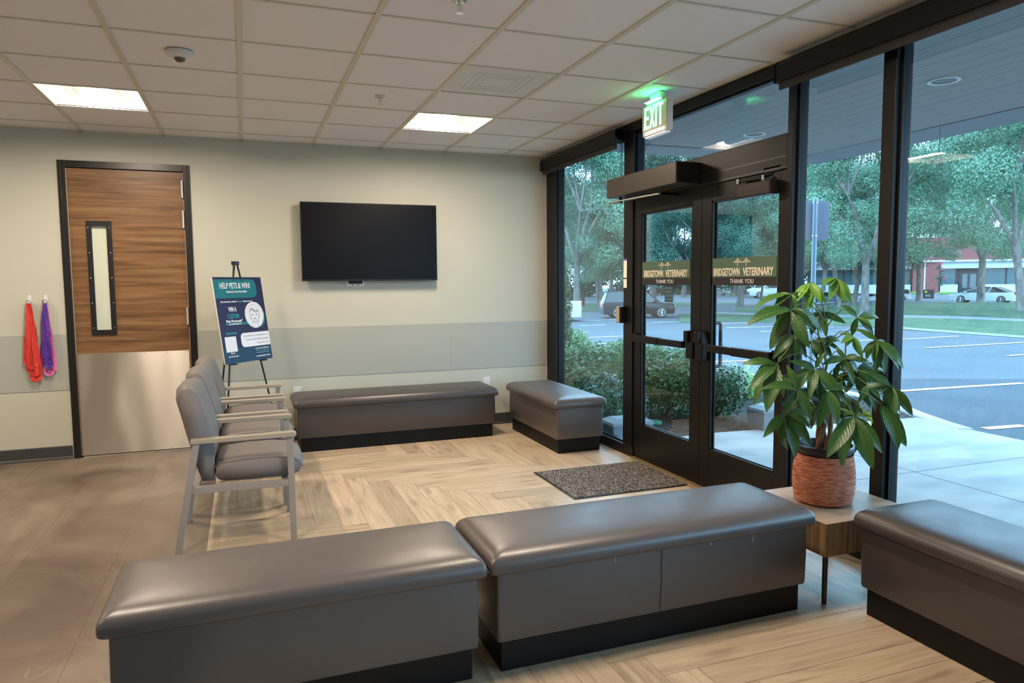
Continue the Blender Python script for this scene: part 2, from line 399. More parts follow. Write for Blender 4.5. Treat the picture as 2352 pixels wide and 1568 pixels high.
b.box(SX0-fw, SX0+.004, y1_, y2_, SZ0-fw, SZ1+fw).box(SX1-.004, SX1+fw, y1_, y2_, SZ0-fw, SZ1+fw)
b.box(SX0+.004, SX1-.004, y1_, y2_, SZ0-fw, SZ0+.004).box(SX0+.004, SX1-.004, y1_, y2_, SZ1-.004, SZ1+fw)
vf = b.build('vision_frame', m_black, d1, bevel=.002)
b = B()
for x_ in (SX0-.02, SX1+.02):
    for k in range(5): b.lathe([(.004, 0), (.004, -.001), (.0015, -.002)], 8, (x_, WY-.008, SZ0+.02+k*(SZ1-SZ0-.04)/4), 'y')
b.build('screws', m_steel, vf)
B().box(SX0, SX1, WY+.018, WY+.024, SZ0, SZ1).build('vision_glass', m_glass, d1)
B().box(SX0-.002, SX1+.002, WY+.0255, WY+.026, SZ0-.002, SZ1).build('paper_screen', m_paper, d1)
b = B().box(-1.342, -.492, WY-.0005, WY+.0058, .014, .872)
m_kick = mat('kick_plate_steel', (.72, .68, .62), .36, metal=1)
n, l, p = nodes_of(m_kick); p.inputs['Anisotropic'].default_value = .9; p.inputs['Anisotropic Rotation'].default_value = .25
tg = n.new('ShaderNodeTangent'); tg.direction_type = 'RADIAL'; tg.axis = 'Z'; l.new(tg.outputs[0], p.inputs['Tangent'])
tc = n.new('ShaderNodeTexCoord'); z = n.new('ShaderNodeTexNoise'); z.inputs['Scale'].default_value = 1.0; z.inputs['Detail'].default_value = 1
bp = n.new('ShaderNodeBump'); bp.inputs['Strength'].default_value = .5; bp.inputs['Distance'].default_value = .05
mp = n.new('ShaderNodeMapping'); mp.inputs['Scale'].default_value = (2.6, 1, .8); l.new(tc.outputs['Object'], mp.inputs[0]); l.new(mp.outputs[0], z.inputs['Vector']); l.new(z.outputs['Fac'], bp.inputs['Height']); l.new(bp.outputs[0], p.inputs['Normal'])
kp = b.build('kick_plate', m_kick, d1)
b = B()
for k in range(6):
    for z_ in (.026, .862): b.lathe([(.004, 0), (.003, -.0015)], 8, (-1.332+k*.166, WY-.0005, z_), 'y')
for k in range(1, 6):
    for x_ in (-1.334, -.50): b.lathe([(.004, 0), (.003, -.0015)], 8, (x_, WY-.0005, .04+k*.137), 'y')
b.build('screws', m_chrome, kp)
for z_ in (2.255, 2.00, 1.17, .22):
    b = B().lathe([(0, z_-.075), (.009, z_-.075), (.009, z_+.075), (0, z_+.075)], 12, (DX1-.012, WY-.006, 0))
    for q in range(1, 5): b.lathe([(.0098, z_-.075+q*.03-.001), (.0098, z_-.075+q*.03+.001)], 12, (DX1-.012, WY-.006, 0))
    b.build('hinge', mat('satin_hinge', (.62, .60, .58), .35, metal=.4), d1, smooth=True)
B().box(L0+.01, L1-.02, WY-.012, WY+.08, 0, .006).build('threshold', mat('pale_threshold', (.42, .38, .32), .4), d1)

# ------------------------------------------------------------------ window wall
FX0, FX1, GXX = WX, WX+.105, WX+.05
trims = [('trim_1', (FX0, FX1, YF, WY, 2.625, CH+.25)), ('trim_2', (FX0, FX1, 1.585, WY, 0, .085)), ('trim_3', (FX0, FX1, YF, -.175, 0, .085)),
         ('trim_4', (FX0, FX1, 3.125, WY, .085, 2.625)), ('trim_5', (FX0, FX1, 1.60, 1.745, .085, 2.625)), ('trim_6', (FX0, FX1, -.175, -.130, 0, 2.625)),
         ('trim_7', (FX0, FX1, -.85, -.775, .085, 2.625)), ('trim_8', (FX0, FX1, -.130, 1.60, 2.082, 2.275)),
         ('trim_9', (FX0, FX1, -2.20, -2.125, .085, 2.625)), ('trim_10', (FX0, FX1, -3.55, -3.475, .085, 2.625)), ('trim_11', (FX0, FX1, -4.9, -4.825, .085, 2.625))]
for nm, c in trims:
    struct(nm, B().box(*c), m_bronze, bevel=.002)
bays = [('window_1', 1.745, 3.125, .085, 2.625), ('window_2', -.118, 1.60, 2.275, 2.625), ('window_3', -.775, -.175, .085, 2.625),
        ('window_4', -2.125, -.85, .085, 2.625), ('window_5', -3.475, -2.20, .085, 2.625), ('window_6', -4.825, -3.55, .085, 2.625), ('window_7', YF, -4.9, .085, 2.625)]
for nm, ya, yb, za, zb in bays:
    w = thing(nm, None, None, (GXX, (ya+yb)/2, za)); w['kind'] = 'structure'
    hy, hz = (yb-ya)/2, zb-za; t = .014
    b = B()
    b.box(-.02, .02, -hy, -hy+t, 0, hz).box(-.02, .02, hy-t, hy, 0, hz).box(-.02, .02, -hy+t, hy-t, 0, t).box(-.02, .02, -hy+t, hy-t, hz-t, hz)
    b.build('glazing_bead', m_bronze, w)
    B().box(-.003, .003, -hy+t, hy-t, t, hz-t).build('pane', m_glass, w)
# outer aluminium sill seen through window 1
struct('trim_12', B().prism([(FX1, .085), (FX1+.09, .05), (FX1+.09, -.1), (FX1, -.1)], -6.6, -.2, 'y').prism([(FX1, .085), (FX1+.09, .05), (FX1+.09, -.1), (FX1, -.1)], 1.6, 3.4, 'y'),
       mat('grey_sill', (.35, .36, .37), .4, metal=.3))
# entrance doors
def leaf(nm, ya, yb, hinge_high, s2=.108):
    d = thing(nm, None, None, (WX+.012, ya, 0)); d['kind'] = 'structure'
    w = yb-ya; s = s2; s3 = .108; xa, xb = 0, .045
    b = B().box(xa, xb, 0, s, .012, 2.085).box(xa, xb, w-s3, w, .012, 2.085).box(xa, xb, s, w-s3, .012, .285).box(xa, xb, s, w-s3, 1.972, 2.085)
    b.build('door_frame', m_bronze, d, bevel=.002)
    g = B().box(.018, .024, s, w-s3, .285, 1.972).build('pane', m_glass, d)
    b = B()
    for xx in (-.0005+.004, .034):
        b.box(xx, xx+.008, s, s+.012, .285, 1.972).box(xx, xx+.008, w-s3-.012, w-s3, .285, 1.972).box(xx, xx+.008, s, w-s3, .285, .297).box(xx, xx+.008, s, w-s3, 1.96, 1.972)
    b.build('glazing_bead', m_bronze, d)
    # push bar: long body, active arm, end head at the meeting stile
    e = w-.055 if not hinge_high else .055
    hd = .055 if not hinge_high else w-.055
    sg = 1 if hd > e else -1
    b = B().box(-.062, -.022, min(e, hd-sg*.08), max(e, hd-sg*.08), .967, 1.017)
    pb = b.build('push_bar', m_bronze, d, bevel=.006)
    m_ = (e+hd)/2
    B().box(-.067, -.020, min(m_-.0, e), max(m_, e), .964, 1.020).build('bar_cover', m_bronze, pb, bevel=.005)
    hb = B().prism([(hd-.038, .90), (hd-.045, 1.02), (hd-.022, 1.10), (hd+.022, 1.10), (hd+.045, 1.02), (hd+.038, .90)], -.055, 0, 'x')
    hb.box(-.085, -.05, hd-.024, hd+.024, 1.02, 1.098)
    hb.build('latch_head', m_bronze, pb, bevel=.008, seg=3)
    B().box(-.03, 0, e-.02, e+.02, .955, 1.03).build('end_bracket', m_bronze, pb, bevel=.004)
    # pull handle outside
    py = hd-sg*.03; hy = py-sg*.10
    pts = [(.045, py, 1.155), (.075, py, 1.155)]
    pts = [(.045, py, 1.155), (.095, py, 1.155), (.105, py, 1.145), (.105, py, .865), (.095, py, .855), (.045, py, .855)]
    if hinge_high is False:
        pts = [(.045, py+.02, 1.16), (.075, py+.0, 1.16), (.085, hy+.02, 1.16), (.085, hy, 1.14), (.085, hy, .87), (.085, hy+.02, .85), (.075, py, .85), (.045, py+.02, .85)]
    B().tube(pts, .0125, 12).build('pull_handle', m_black, d, smooth=True)
    return d
dL = leaf('door_2', .697, 1.597, False)
dR = leaf('door_3', -.130, .693, True, .065)
struct('groove_shade', B().box(FX0-.001, FX0+.002, -.130, 1.60, 2.150, 2.158).box(FX0-.001, FX0+.002, -.130, 1.60, 2.086, 2.098), m_black)  # flat black strips paint the shade of the transom groove and door-head recess
struct('trim_13', B().prism([(WX-.06, 0), (WX-.03, .012), (WX+.12, .012), (WX+.15, -.02)], -.118, 1.60, 'y'), mat('brass_threshold', (.42, .30, .15), .4, metal=.6))
# ------------------------------------------------------------------ ceiling fittings
m_pan = mat('white_enamel', (.62, .60, .57), .5)
m_lens = mat('lit_lens', (.9, .9, .9), .5, emit=(1.0, .82, .65), es=LAMP)
def troffer(i, j, label):
    t = thing('ceiling_light', label, 'ceiling light', ((i+.5)*GS, (j+.5)*GS, CH), group='recessed square ceiling lights')
    h = .292
    b = B().grid(lambda u, v: ((-h+.0)+2*h*u, 0, 0), 1, 1) if 0 else B()
    prof = [(h, 0), (h-.012, .006), (h-.05, .034), (h-.10, .052), (h-.15, .060), (h-.205, .060)]
    for k in range(len(prof)-1):
        (r0, z0), (r1, z1) = prof[k], prof[k+1]
        for s in (-1, 1):
            b.add([(s*r0, -h, z0), (s*r0, h, z0), (s*r1, h, z1), (s*r1, -h, z1)], [(0, 1, 2, 3)])
    for s in (-1, 1): b.add([(-h, s*h, 0), (h, s*h, 0), (h, s*h, .062), (-h, s*h, .062)], [(0, 1, 2, 3)])
    b.box(-h, h, -h, h, .085, .09)
    b.build('reflector_pan', m_pan, t)
    g = .010
    b = B().box(-h-g, h+g, -h-g, -h, -.003, .006).box(-h-g, h+g, h, h+g, -.003, .006).box(-h-g, -h, -h, h, -.003, .006).box(h, h+g, -h, h, -.003, .006)
    b.build('trim_frame', m_pan, t)
    r = h-.205
    b = B().grid(lambda u, v: (-r+2*r*u, -h+.004+(2*h-.008)*v, .058-.020*math.sin(math.pi*u)), 12, 1)
    b.build('lens', m_lens, t, fix=False)
    return t
LL = {(-2, 3): 'lit square ceiling light above and left of the wooden door', (2, 3): 'lit square ceiling light above and right of the television',
      (2, -2): 'lit ceiling light cut by the top edge of the photo', (-2, -2): 'lit ceiling light over the seating, out of view above the camera',
      (-6, 3): 'lit ceiling light far left beyond the photo edge', (-6, -2): 'lit ceiling light at far left, out of view above the camera'}
for i, j in LIGHTS:
    troffer(i, j, LL.get((i, j), 'lit ceiling light behind the camera over the stone floor' if i < 0 else 'lit ceiling light behind the camera by the window wall'))
for k, (i, j) in enumerate(VENT):
    t = thing('ceiling_vent', 'grey square air vent panel in the ceiling between two lights' if k == 0 else 'grey air vent panel in the far left ceiling', 'vent', ((i+.5)*GS, (j+.5)*GS, CH))
    m_vent = mat('grey_vent', (.68, .70, .68), .6)
    B().box(-.290, .290, -.290, .290, .001, .006).build('panel', m_vent, t)
    b = B()
    for s in (.10, .14, .18):
        for q in (-1, 1): b.box(q*s-.003, q*s+.003, -s, s, -.0005, .001).box(-s, s, q*s-.003, q*s+.003, -.0005, .001)
    b.build('louvre_ring', mat('vent_louvre', (.60, .62, .60), .6), t)
t = thing('ceiling_sensor', 'small round white sensor with dark lens on ceiling left of centre', 'sensor', (-.305, .883, CH))
B().lathe([(0, .002), (.062, .002), (.072, -.004), (.070, -.020), (.045, -.034), (.028, -.036)], 32).build('housing', m_white, t, smooth=True)
B().lathe([(.028, -.034), (.026, -.046), (.018, -.054), (0, -.058)], 24).build('lens', mat('smoked_lens', (.12, .10, .09), .2), t, smooth=True)
for (x, y, lb) in ((.886, 1.484, 'chrome sprinkler head hanging above the television'), (.92, -.298, 'dark sprinkler head cut by the top edge of photo')):
    t = thing('sprinkler_head', lb, 'sprinkler', (x, y, CH), group='ceiling sprinkler heads')
    B().lathe([(0, .001), (.036, .001), (.036, -.004), (.028, -.009), (.016, -.011)], 24).build('escutcheon', m_chrome, t, smooth=True)
    b = B().lathe([(.008, -.008), (.007, -.022), (.003, -.026), (.002, -.055)], 12)
    b.tube([(-.008, 0, -.02), (-.014, 0, -.035), (-.006, 0, -.055)], .0018, 6).tube([(.008, 0, -.02), (.014, 0, -.035), (.006, 0, -.055)], .0018, 6)
    b.build('frame_arms', m_chrome, t, smooth=True)
    b = B().lathe([(0, -.055), (.018, -.056), (.018, -.058), (0, -.058)], 16); b.build('deflector', m_chrome, t)
# exit sign hanging from the ceiling
t = thing('exit_sign', 'lit white exit sign with green letters on ceiling by the doors', 'exit sign', (2.60, .79, 2.43))
m_exitw = mat('exit_sign_body', (.78, .72, .60), .4)
B().box(0, .045, -.155, .155, 0, .205).build('housing', m_exitw, t, bevel=.006)
B().box(-.004, 0, -.150, .150, .038, .200).build('face_plate', m_exitw, t, bevel=.0015)
B().box(-.006, .02, -.10, .10, .205, .222).box(0, .045, -.06, .06, .222, .268).build('canopy', m_exitw, t, bevel=.003)
B().box(-.0045, .0, -.125, .115, .008, .026).build('lamp_slot', mat('lit_warm_strip', (.9, .85, .7), .4, emit=(1, .86, .66), es=2.2), t)
B().box(.003, .042, -.13, .13, -.012, 0).build('lamp_cover', mat('clear_plastic_cover', (.6, .62, .66), .2, emit=(.8, .85, 1), es=.35), t, bevel=.003)
B().box(-.030, -.007, -.085, .085, .214, .217).build('lit_top_window', mat('green_top_glow', (.2, .9, .5), .4, emit=(.05, 1, .30), es=26), t)
m_exitg = mat('green_lit_letters', (.3, .9, .7), .4, emit=(.42, 1.0, .72), es=1.7)
# letters as thin boxes on the plate facing the room (-x); E X I T read from +y to -y
LT = thing('letter_set', None, None, (-.0045, 0, 0)); LT.parent = t
def stroke(b, y0, z0, y1, z1, w, x=0):
    d = Vector((0, y1-y0, z1-z0)).normalized(); p = Vector((0, -d.z, d.y))*(w/2)
    A, E_ = Vector((0, y0, z0)), Vector((0, y1, z1)); ex = Vector((-.0012, 0, 0))
    vs = [A-p, A+p, E_+p, E_-p]; b.add(vs+[q+ex for q in vs], [(0, 1, 2, 3), (7, 6, 5, 4), (0, 4, 5, 1), (1, 5, 6, 2), (2, 6, 7, 3), (3, 7, 4, 0)])
zb, zt, sw = .045, .190, .020
b = B(); stroke(b, .112, zb, .112, zt, sw); [stroke(b, .12, z_, .066, z_, sw) for z_ in (zb+.01, (zb+zt)/2, zt-.01)]
b.build('letter_e', m_exitg, LT, loc=(0, 0, 0))
b = B(); stroke(b, .050, zb, .000, zt, sw); stroke(b, .000, zb, .050, zt, sw); b.build('letter_x', m_exitg, LT)
b = B(); stroke(b, -.025, zb, -.025, zt, sw); b.build('letter_i', m_exitg, LT)
b = B(); stroke(b, -.078, zb, -.078, zt, sw); stroke(b, -.046, zt-.01, -.110, zt-.01, sw); b.build('letter_t', m_exitg, LT)

# roller blinds rolled up under the ceiling
m_blind = mat('bronze_blind_fabric', (.02, .015, .012), .6)
def blind(ya, yb, label):
    t = thing('roller_blind', label, 'blind', (2.845, ya, 2.60))
    L = yb-ya
    B().lathe([(0, 0), (.040, 0), (.040, L), (0, L)], 24, (0, 0, .012), 'y').build('roll', m_blind, t, smooth=True)
    B().prism([(-.044, -.055), (-.044, .03), (-.030, .052), (.02, .058), (.045, .058), (.045, .05), (.02, .05), (-.026, .045), (-.038, .026), (-.038, -.055)], 0, L, 'y').build('fascia', m_bronze, t)
    B().box(-.030, -.018, .02, L-.02, -.098, -.04).build('hem_bar', m_blind, t, bevel=.003)
    for yy in (0, L-.004): B().prism([(-.05, -.06), (-.05, .03), (-.03, .06), (.052, .06), (.052, -.04), (.0, -.06)], yy, yy+.004, 'y').build('end_cap', m_black, t)
    return t
bl1 = blind(1.70, 3.24, 'rolled-up dark roller blind over the window beside the back wall')
bl2 = blind(-4.8, -.135, 'long rolled-up dark roller blind right of the entrance doors')
B().tube([(0.02, 0.0, -.03), (.02, .0, -.42), (.025, .0, -.44), (.03, .0, -.42), (.03, .0, -.03)], .0022, 6).build('pull_chain', m_black, bl1, loc=(0, .02, 0))
B().tube([(0.0, 1.545, -.03), (.01, 1.545, -2.0), (.02, 1.545, -.03)], .002, 6).build('pull_cord', mat('pale_cord', (.35, .33, .3), .5), bl1)

# door operator, closer, access boxes
t = thing('door_operator', 'long dark metal automatic opener box above the left glass door', 'door opener', (2.72, .71, 2.10))
B().box(0, .187, 0, .98, 0, .145).build('cover', mat('bronze_operator_cover', (.05, .036, .025), .42, metal=.2), t, bevel=.004)
B().box(0.004, .18, -.006, 0, .004, .141).build('end_plate', m_bronze, t, bevel=.003)
ar = B().tube([(.10, .93, 0), (.10, .93, -.035)], .014, 12).build('spindle', m_bronze, t, smooth=True)
B().tube([(.10, .93, -.03), (.0, .96, -.035), (.05, .27, -.038)], .007, 8).build('arm', m_steel, t, smooth=True)
B().box(.04, .19, .25, .28, -.05, -.030).build('shoe', m_bronze, t, bevel=.002)
t = thing('door_closer', 'dark metal closer box on top of the right glass door', 'door closer', (2.92, -.06, 1.945))
B().box(-.072, 0, 0, .30, 0, .085).build('cover', mat('bronze_closer', (.032, .022, .016), .35, metal=.4), t, bevel=.008)
B().tube([(-.035, .10, .085), (-.035, .10, .105), (-.035, .33, .11)], .009, 8).build('arm', m_black, t, smooth=True)
B().tube([(-.035, .33, .11), (.0, .06, .125)], .008, 8).build('arm', m_black, t, smooth=True)
B().lathe([(0, 0), (.014, 0), (.014, .03), (0, .03)], 12, (-.035, .33, .095)).build('pivot', m_chrome, t, smooth=True); B().lathe([(0, 0), (.012, 0), (.012, .03), (0, .03)], 12, (-.035, .10, .09)).build('pivot', m_chrome, t, smooth=True)
B().box(-.012, -.001, -.02, .13, .135, .165).build('bracket', m_black, t, bevel=.002)
t = thing('access_box', 'small dark box with pale front on the post left of the doors', 'access box', (2.905, 1.70, 1.10))
B().box(-.05, 0, .0, .07, 0, .135).build('body', m_blackplastic, t, bevel=.005)
B().box(-.056, -.05, .012, .064, .004, .131).build('front_face', mat('tan_plate', (.42, .32, .2), .4), t, bevel=.003)
t = thing('door_notice', 'narrow cream notice with blue top stuck beside the doors', 'notice', (2.9065, 1.690, 1.388))
B().box(0, .0012, 0, .052, 0, .238).build('sheet', m_paper, t)
B().box(-.0012, 0, 0, .052, .222, .238).build('blue_band', mat('violet_ink', (.12, .08, .4), .6), t)
b = B().box(-.0012, 0, 0, .052, .072, .082)
b.build('dark_band', m_black, t)

# signs on the glass doors
m_green = mat('olive_sign', (.085, .145, .10), .45); m_cream = mat('cream_lettering', (.80, .72, .56), .5); m_whitel = mat('white_lettering', (.8, .8, .78), .5)
def sign(label, ya, yb):
    t = thing('door_sign', label, 'sign', (2.934, ya, 1.412), group='green signs on the glass doors')
    w = yb-ya
    B().box(-.010, -.0045, 0, w, .0, .178).build('board', m_green, t)
    B().box(-.0105, -.0044, -.0, w, 0, .052).build('black_strip', mat('black_sign_strip', (.018, .016, .014), .4), t)
    B().box(-.0108, -.0043, -.014, .0, 0, .178).build('dark_edge', mat('dark_green_edge', (.03, .045, .03), .4), t)
    rot = (R(90), 0, R(-90)); X = -.0112
    # text runs from +y to -y
    ts = []
    a = text('BRIDGETOWN', .068, m_cream, t, (X, w*.958, .063), rot, 'lettering_bridgetown', sx=.60, bold=.0022)
    c = text('VETERINARY', .068, m_cream, t, (X, w*.478, .063), rot, 'lettering_veterinary', sx=.62, bold=.0022)
    d = text('THANK YOU', .040, m_whitel, t, (X, w*.5, .013), rot, 'lettering_thank_you', sx=.85, align='CENTER')
    bpy.context.view_layer.update()
    for o_, wid in ((a, w*.425), (c, w*.445), (d, w*.365)):
        bb = [v.co.x for v in o_.data.vertices]; k = wid/(max(bb)-min(bb)); o_.scale = (k, 1.0, 1)
    cy = w*.5; b = B(); x = -.0106
    def st(y0, z0, y1, z1, wd):
        stroke_(b, y0, z0, y1, z1, wd, x)
    for s in (-1, 1):
        ty = cy+s*.041
        st(ty, .120, ty, .175, .005)
        for q in (.011, .022, .034): st(ty, .170, ty+s*q, .149, .0018); st(ty, .170, ty-s*q, .149, .0018)
    st(cy-.083, .147, cy+.083, .147, .005)
    b.build('bridge_emblem', m_cream, t)
    return t
def stroke_(b, y0, z0, y1, z1, w, x):
    d = Vector((0, y1-y0, z1-z0)).normalized(); p = Vector((0, -d.z, d.y))*(w/2); A, E_ = Vector((x, y0, z0)), Vector((x, y1, z1)); ex = Vector((-.0008, 0, 0))
    vs = [A-p, A+p, E_+p, E_-p]; b.add(vs+[q+ex for q in vs], [(0, 1, 2, 3), (7, 6, 5, 4), (0, 4, 5, 1), (1, 5, 6, 2), (2, 6, 7, 3), (3, 7, 4, 0)])
sign('green and black sign with cream lettering on the left glass door', .835, 1.475)
sign('green and black sign with cream lettering on the right glass door', -.045, .585)
t = thing('window_poster', 'small grey notice with pale lettering under the left door sign', 'notice', (2.9365, 1.06, 1.285))
B().box(-.001, .001, 0, .11, 0, .125).build('sheet', mat('smoky_sheet', (.035, .07, .09), .5), t)
for k, (s_, z_) in enumerate((('Sorry', .092), ('we are', .064), ('CLOSED', .036), ('today', .010))): pass
b = B()
for k in range(4):
    for q in range(5): b.box(-.0018, -.001, .008+q*.019, .022+q*.019, .012+k*.028, .030+k*.028)
b.build('pale_marks', mat('faded_print', (.10, .17, .20), .5), t)
# ------------------------------------------------------------------ upholstered benches
def rr(hx, hy, r, z, n=5):
    pts = []
    for cx_, cy_, a0 in ((hx-r, hy-r, 0), (-hx+r, hy-r, 90), (-hx+r, -hy+r, 180), (hx-r, -hy+r, 270)):
        for k in range(n+1):
            a = R(a0+90*k/n); pts.append((cx_+r*math.cos(a), cy_+r*math.sin(a), z))
    return pts
def loft(b, rings):
    n = len(rings[0]); fs = []
    for i in range(len(rings)-1):
        for k in range(n): fs.append((i*n+k, i*n+(k+1) % n, (i+1)*n+(k+1) % n, (i+1)*n+k))
    fs += [tuple(range(n))[::-1], tuple((len(rings)-1)*n+k for k in range(n))]
    return b.add([p for r_ in rings for p in r_], fs)
m_plinth = mat('black_plinth', (.005, .005, .0055), .5, spec=.25)
m_thread = mat('white_thread', (.8, .8, .8), .6)
def bench(label, x0, x1, y0, y1, m, sides=None, seam=None, threads=(), h=.472):
    """x0..y1: footprint of the seat cushion"""
    cx_, cy_ = (x0+x1)/2, (y0+y1)/2; hx, hy = (x1-x0)/2, (y1-y0)/2
    t = thing('upholstered_bench', label, 'bench', (cx_, cy_, 0), group='grey upholstered box benches')
    B().box(-hx+.047, hx-.047, -hy+.042, hy-.042, 0, .13).build('plinth', m_plinth, t, bevel=.003)
    # slightly puffed body
    b = B(); loft(b, [rr(hx-.03, hy-.024, .010, .124), rr(hx-.026, hy-.020, .014, .135), rr(hx-.024, hy-.018, .014, .25), rr(hx-.026, hy-.020, .014, .392)])
    bd = b.build('body', m, t, smooth=True)
    b = B(); zc = .388; T = h-zc
    prof = [(.004, 0), (-.002, .006), (-.004, .016), (-.004, .034), (.000, .048), (.009, .062), (.024, .073), (.045, .080), (.075, .084), (.12, .088), (.17, .090)]
    rings = []
    for k, (ins, z_) in enumerate(prof):
        i_ = min(ins, min(hx, hy)-.01); rings.append(rr(hx-i_, hy-i_, min(.018+max(0, ins)*.30, (min(hx, hy)-i_)*.8), zc+z_*T/.084, 6))
    loft(b, rings)
    b.build('seat_cushion', m, t, smooth='all')
    if seam is not None:
        B().tube([(seam, -hy+.0175, .39), (seam, -hy+.0165, .25), (seam-.006, -hy+.019, .13)], .0012, 5).build('seam', mat('dark_seam', (.03, .03, .035), .8), bd)
    for q, (tx, tl) in enumerate(threads):
        B().tube([(tx, -hy+.014, .388), (tx+.006, -hy+.006, .380), (tx+.003, -hy+.010, .380-tl), (tx+.010, -hy+.012, .374-tl)], .0009, 5).build('loose_thread', m_thread, t)
    return t
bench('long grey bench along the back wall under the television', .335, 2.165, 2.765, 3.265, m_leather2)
bench('short grey bench in the corner under the first window', 2.352, 2.835, 1.888, 3.07, m_leather)
bench('long grey bench in the foreground centre with a vertical seam', .772, 2.252, -1.105, -.625, m_leather, seam=-.02+.0, threads=((-.24, .008), (.20, .004), (.41, .018)))
bench('grey bench at the lower left foreground near the chairs', -.478, .752, -1.11, -.63, m_leather)
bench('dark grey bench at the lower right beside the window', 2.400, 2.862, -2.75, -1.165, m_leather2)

# ------------------------------------------------------------------ chairs
m_fab = mat('grey_chair_fabric', (.185, .165, .155), .62, spec=.35, bump=(500, .15, .001), var=(300, (.165, .148, .14), 2))
m_cframe = mat('warm_grey_powder_coat', (.30, .275, .255), .45, spec=.4)
m_arm = mat('taupe_armrest', (.36, .32, .245), .42)
def chair(label):
    # local: x forward, y to the left; origin at the floor centre
    t = thing('waiting_chair', label, 'chair', group='grey waiting chairs in a row')
    w = .297; a = .016
    for s in (-1, 1):
        y = s*(w-.016)
        B().tube([(.192, y, 0), (.188, y, .60)], 0, sq=(.034, .030)).build('front_leg', m_cframe, t, bevel=.002)
        B().tube([(-.405, y, 0), (-.290, y, .600)], 0, sq=(.034, .040)).build('rear_leg', m_cframe, t, bevel=.002)
        b = B(); r_ = .0
        b.prism([(-.318, .598), (-.318, .622), (.206, .628), (.222, .622), (.222, .604), (.206, .600)], y-.026, y+.026, 'y')
        b.build('armrest', m_arm, t, bevel=.004, seg=3)
        B().tube([(-.335, y-s*.002, .345), (.18, y-s*.002, .340)], 0, sq=(.030, .036)).build('side_rail', m_cframe, t, bevel=.002)
        for xx in (.192, -.405): B().lathe([(0, 0), (.013, 0), (.013, .008), (0, .008)], 12, (xx, y, -.0)).build('glide', m_black, t)
    B().box(-.33, -.29, -w+.03, w-.03, .330, .358).build('cross_rail', m_cframe, t); B().box(.14, .17, -w+.03, w-.03, .325, .355).build('cross_rail', m_cframe, t)
    # seat cushion: crowned, rounded front
    def seat(u, v):
        return 0
    b = B(); hw = .252
    prof = []
    outline = [(-.200, .385), (-.212, .410), (-.208, .448), (-.185, .472), (-.05, .484), (.10, .484), (.20, .470), (.236, .448), (.250, .420), (.240, .388), (.20, .372), (0, .368), (-.16, .372)]
    rings = []
    for k in range(9):
        q = -1+2*k/8; y = q*hw; e = (1-abs(q)**6); ed = .012*(1-e) if abs(q) < 1 else .014
        cx_, cz_ = .02, .425; sc_ = 1-ed/.05*.35; cr_ = 1 if abs(q) < .9 else .96
        rings.append([((px-cx_)*(cr_)+cx_+ .018*(1-q*q)*(1 if px > .1 else 0), y, (pz-cz_)*(cr_)+cz_+.010*(1-q*q)*(1 if pz > .43 else 0)) for px, pz in outline])
    loft(b, rings); b.build('seat', m_fab, t, smooth='all')
    for s in (-1, 1): B().tube([(p[0], s*(hw-.003), p[1]) for p in outline[2:9]], .0022, 5).build('seat_piping', mat('dark_piping', (.10, .09, .085), .7), t)
    b = B(); outline = [(-.203, .375), (-.202, .46), (-.196, .56), (-.206, .64), (-.232, .73), (-.262, .82), (-.284, .872), (-.318, .893), (-.356, .888), (-.378, .862), (-.382, .815), (-.360, .73), (-.338, .63), (-.310, .52), (-.290, .44), (-.270, .378)]
    rings = []
    for k in range(13):
        q = (-1, -.97, -.86, -.6, -.4, -.2, 0, .2, .4, .6, .86, .97, 1)[k]; y = q*.245; cr_ = 1 if abs(q) < .85 else (.98 if abs(q) < .95 else .92); cx_, cz_ = -.29, .64
        bow = -.018*(1-q*q)
        rings.append([((px-cx_)*(cr_ if True else 1)+cx_+bow, y, (pz-cz_)*(1 if abs(q) < .9 else .985)+cz_+.006*(1-q*q)*(pz > .8)) for px, pz in outline])
    loft(b, rings); b.build('backrest', m_fab, t, smooth='all')
    return t
c0 = chair('grey waiting chair nearest the camera, front of the row')
c0.location = (.0, .925, 0); c0.rotation_euler = (0, 0, R(-1.0))
for (y, dx, rz, lb) in ((1.635, .0, -1.5, 'grey waiting chair in the middle of the row'), (2.36, .012, -1, 'grey waiting chair farthest from camera beside the easel')):
    c = copy_tree(c0); c.location = (dx, y, 0); c.rotation_euler = (0, 0, R(rz)); c['label'] = lb

# ------------------------------------------------------------------ side table
t = thing('side_table', 'small wooden block side table on thin black legs between benches', 'table', (2.31, -1.105, 0))
B().box(0, .53, 0, .51, .235, .382).build('apron', m_tableside, t)
B().box(-.001, .531, -.001, .511, .3805, .385).build('top', m_tabletop, t, bevel=.0008)
for x, y in ((.03, .03), (.50, .03), (.03, .48), (.50, .48)):
    l_ = B().lathe([(0, .008), (.011, .008), (.012, .236), (0, .236)], 14, (x, y, 0)).build('leg', m_black, t, smooth=True)
    B().lathe([(0, 0), (.013, 0), (.013, .009), (0, .009)], 14, (x, y, 0)).build('foot', m_chrome, l_)

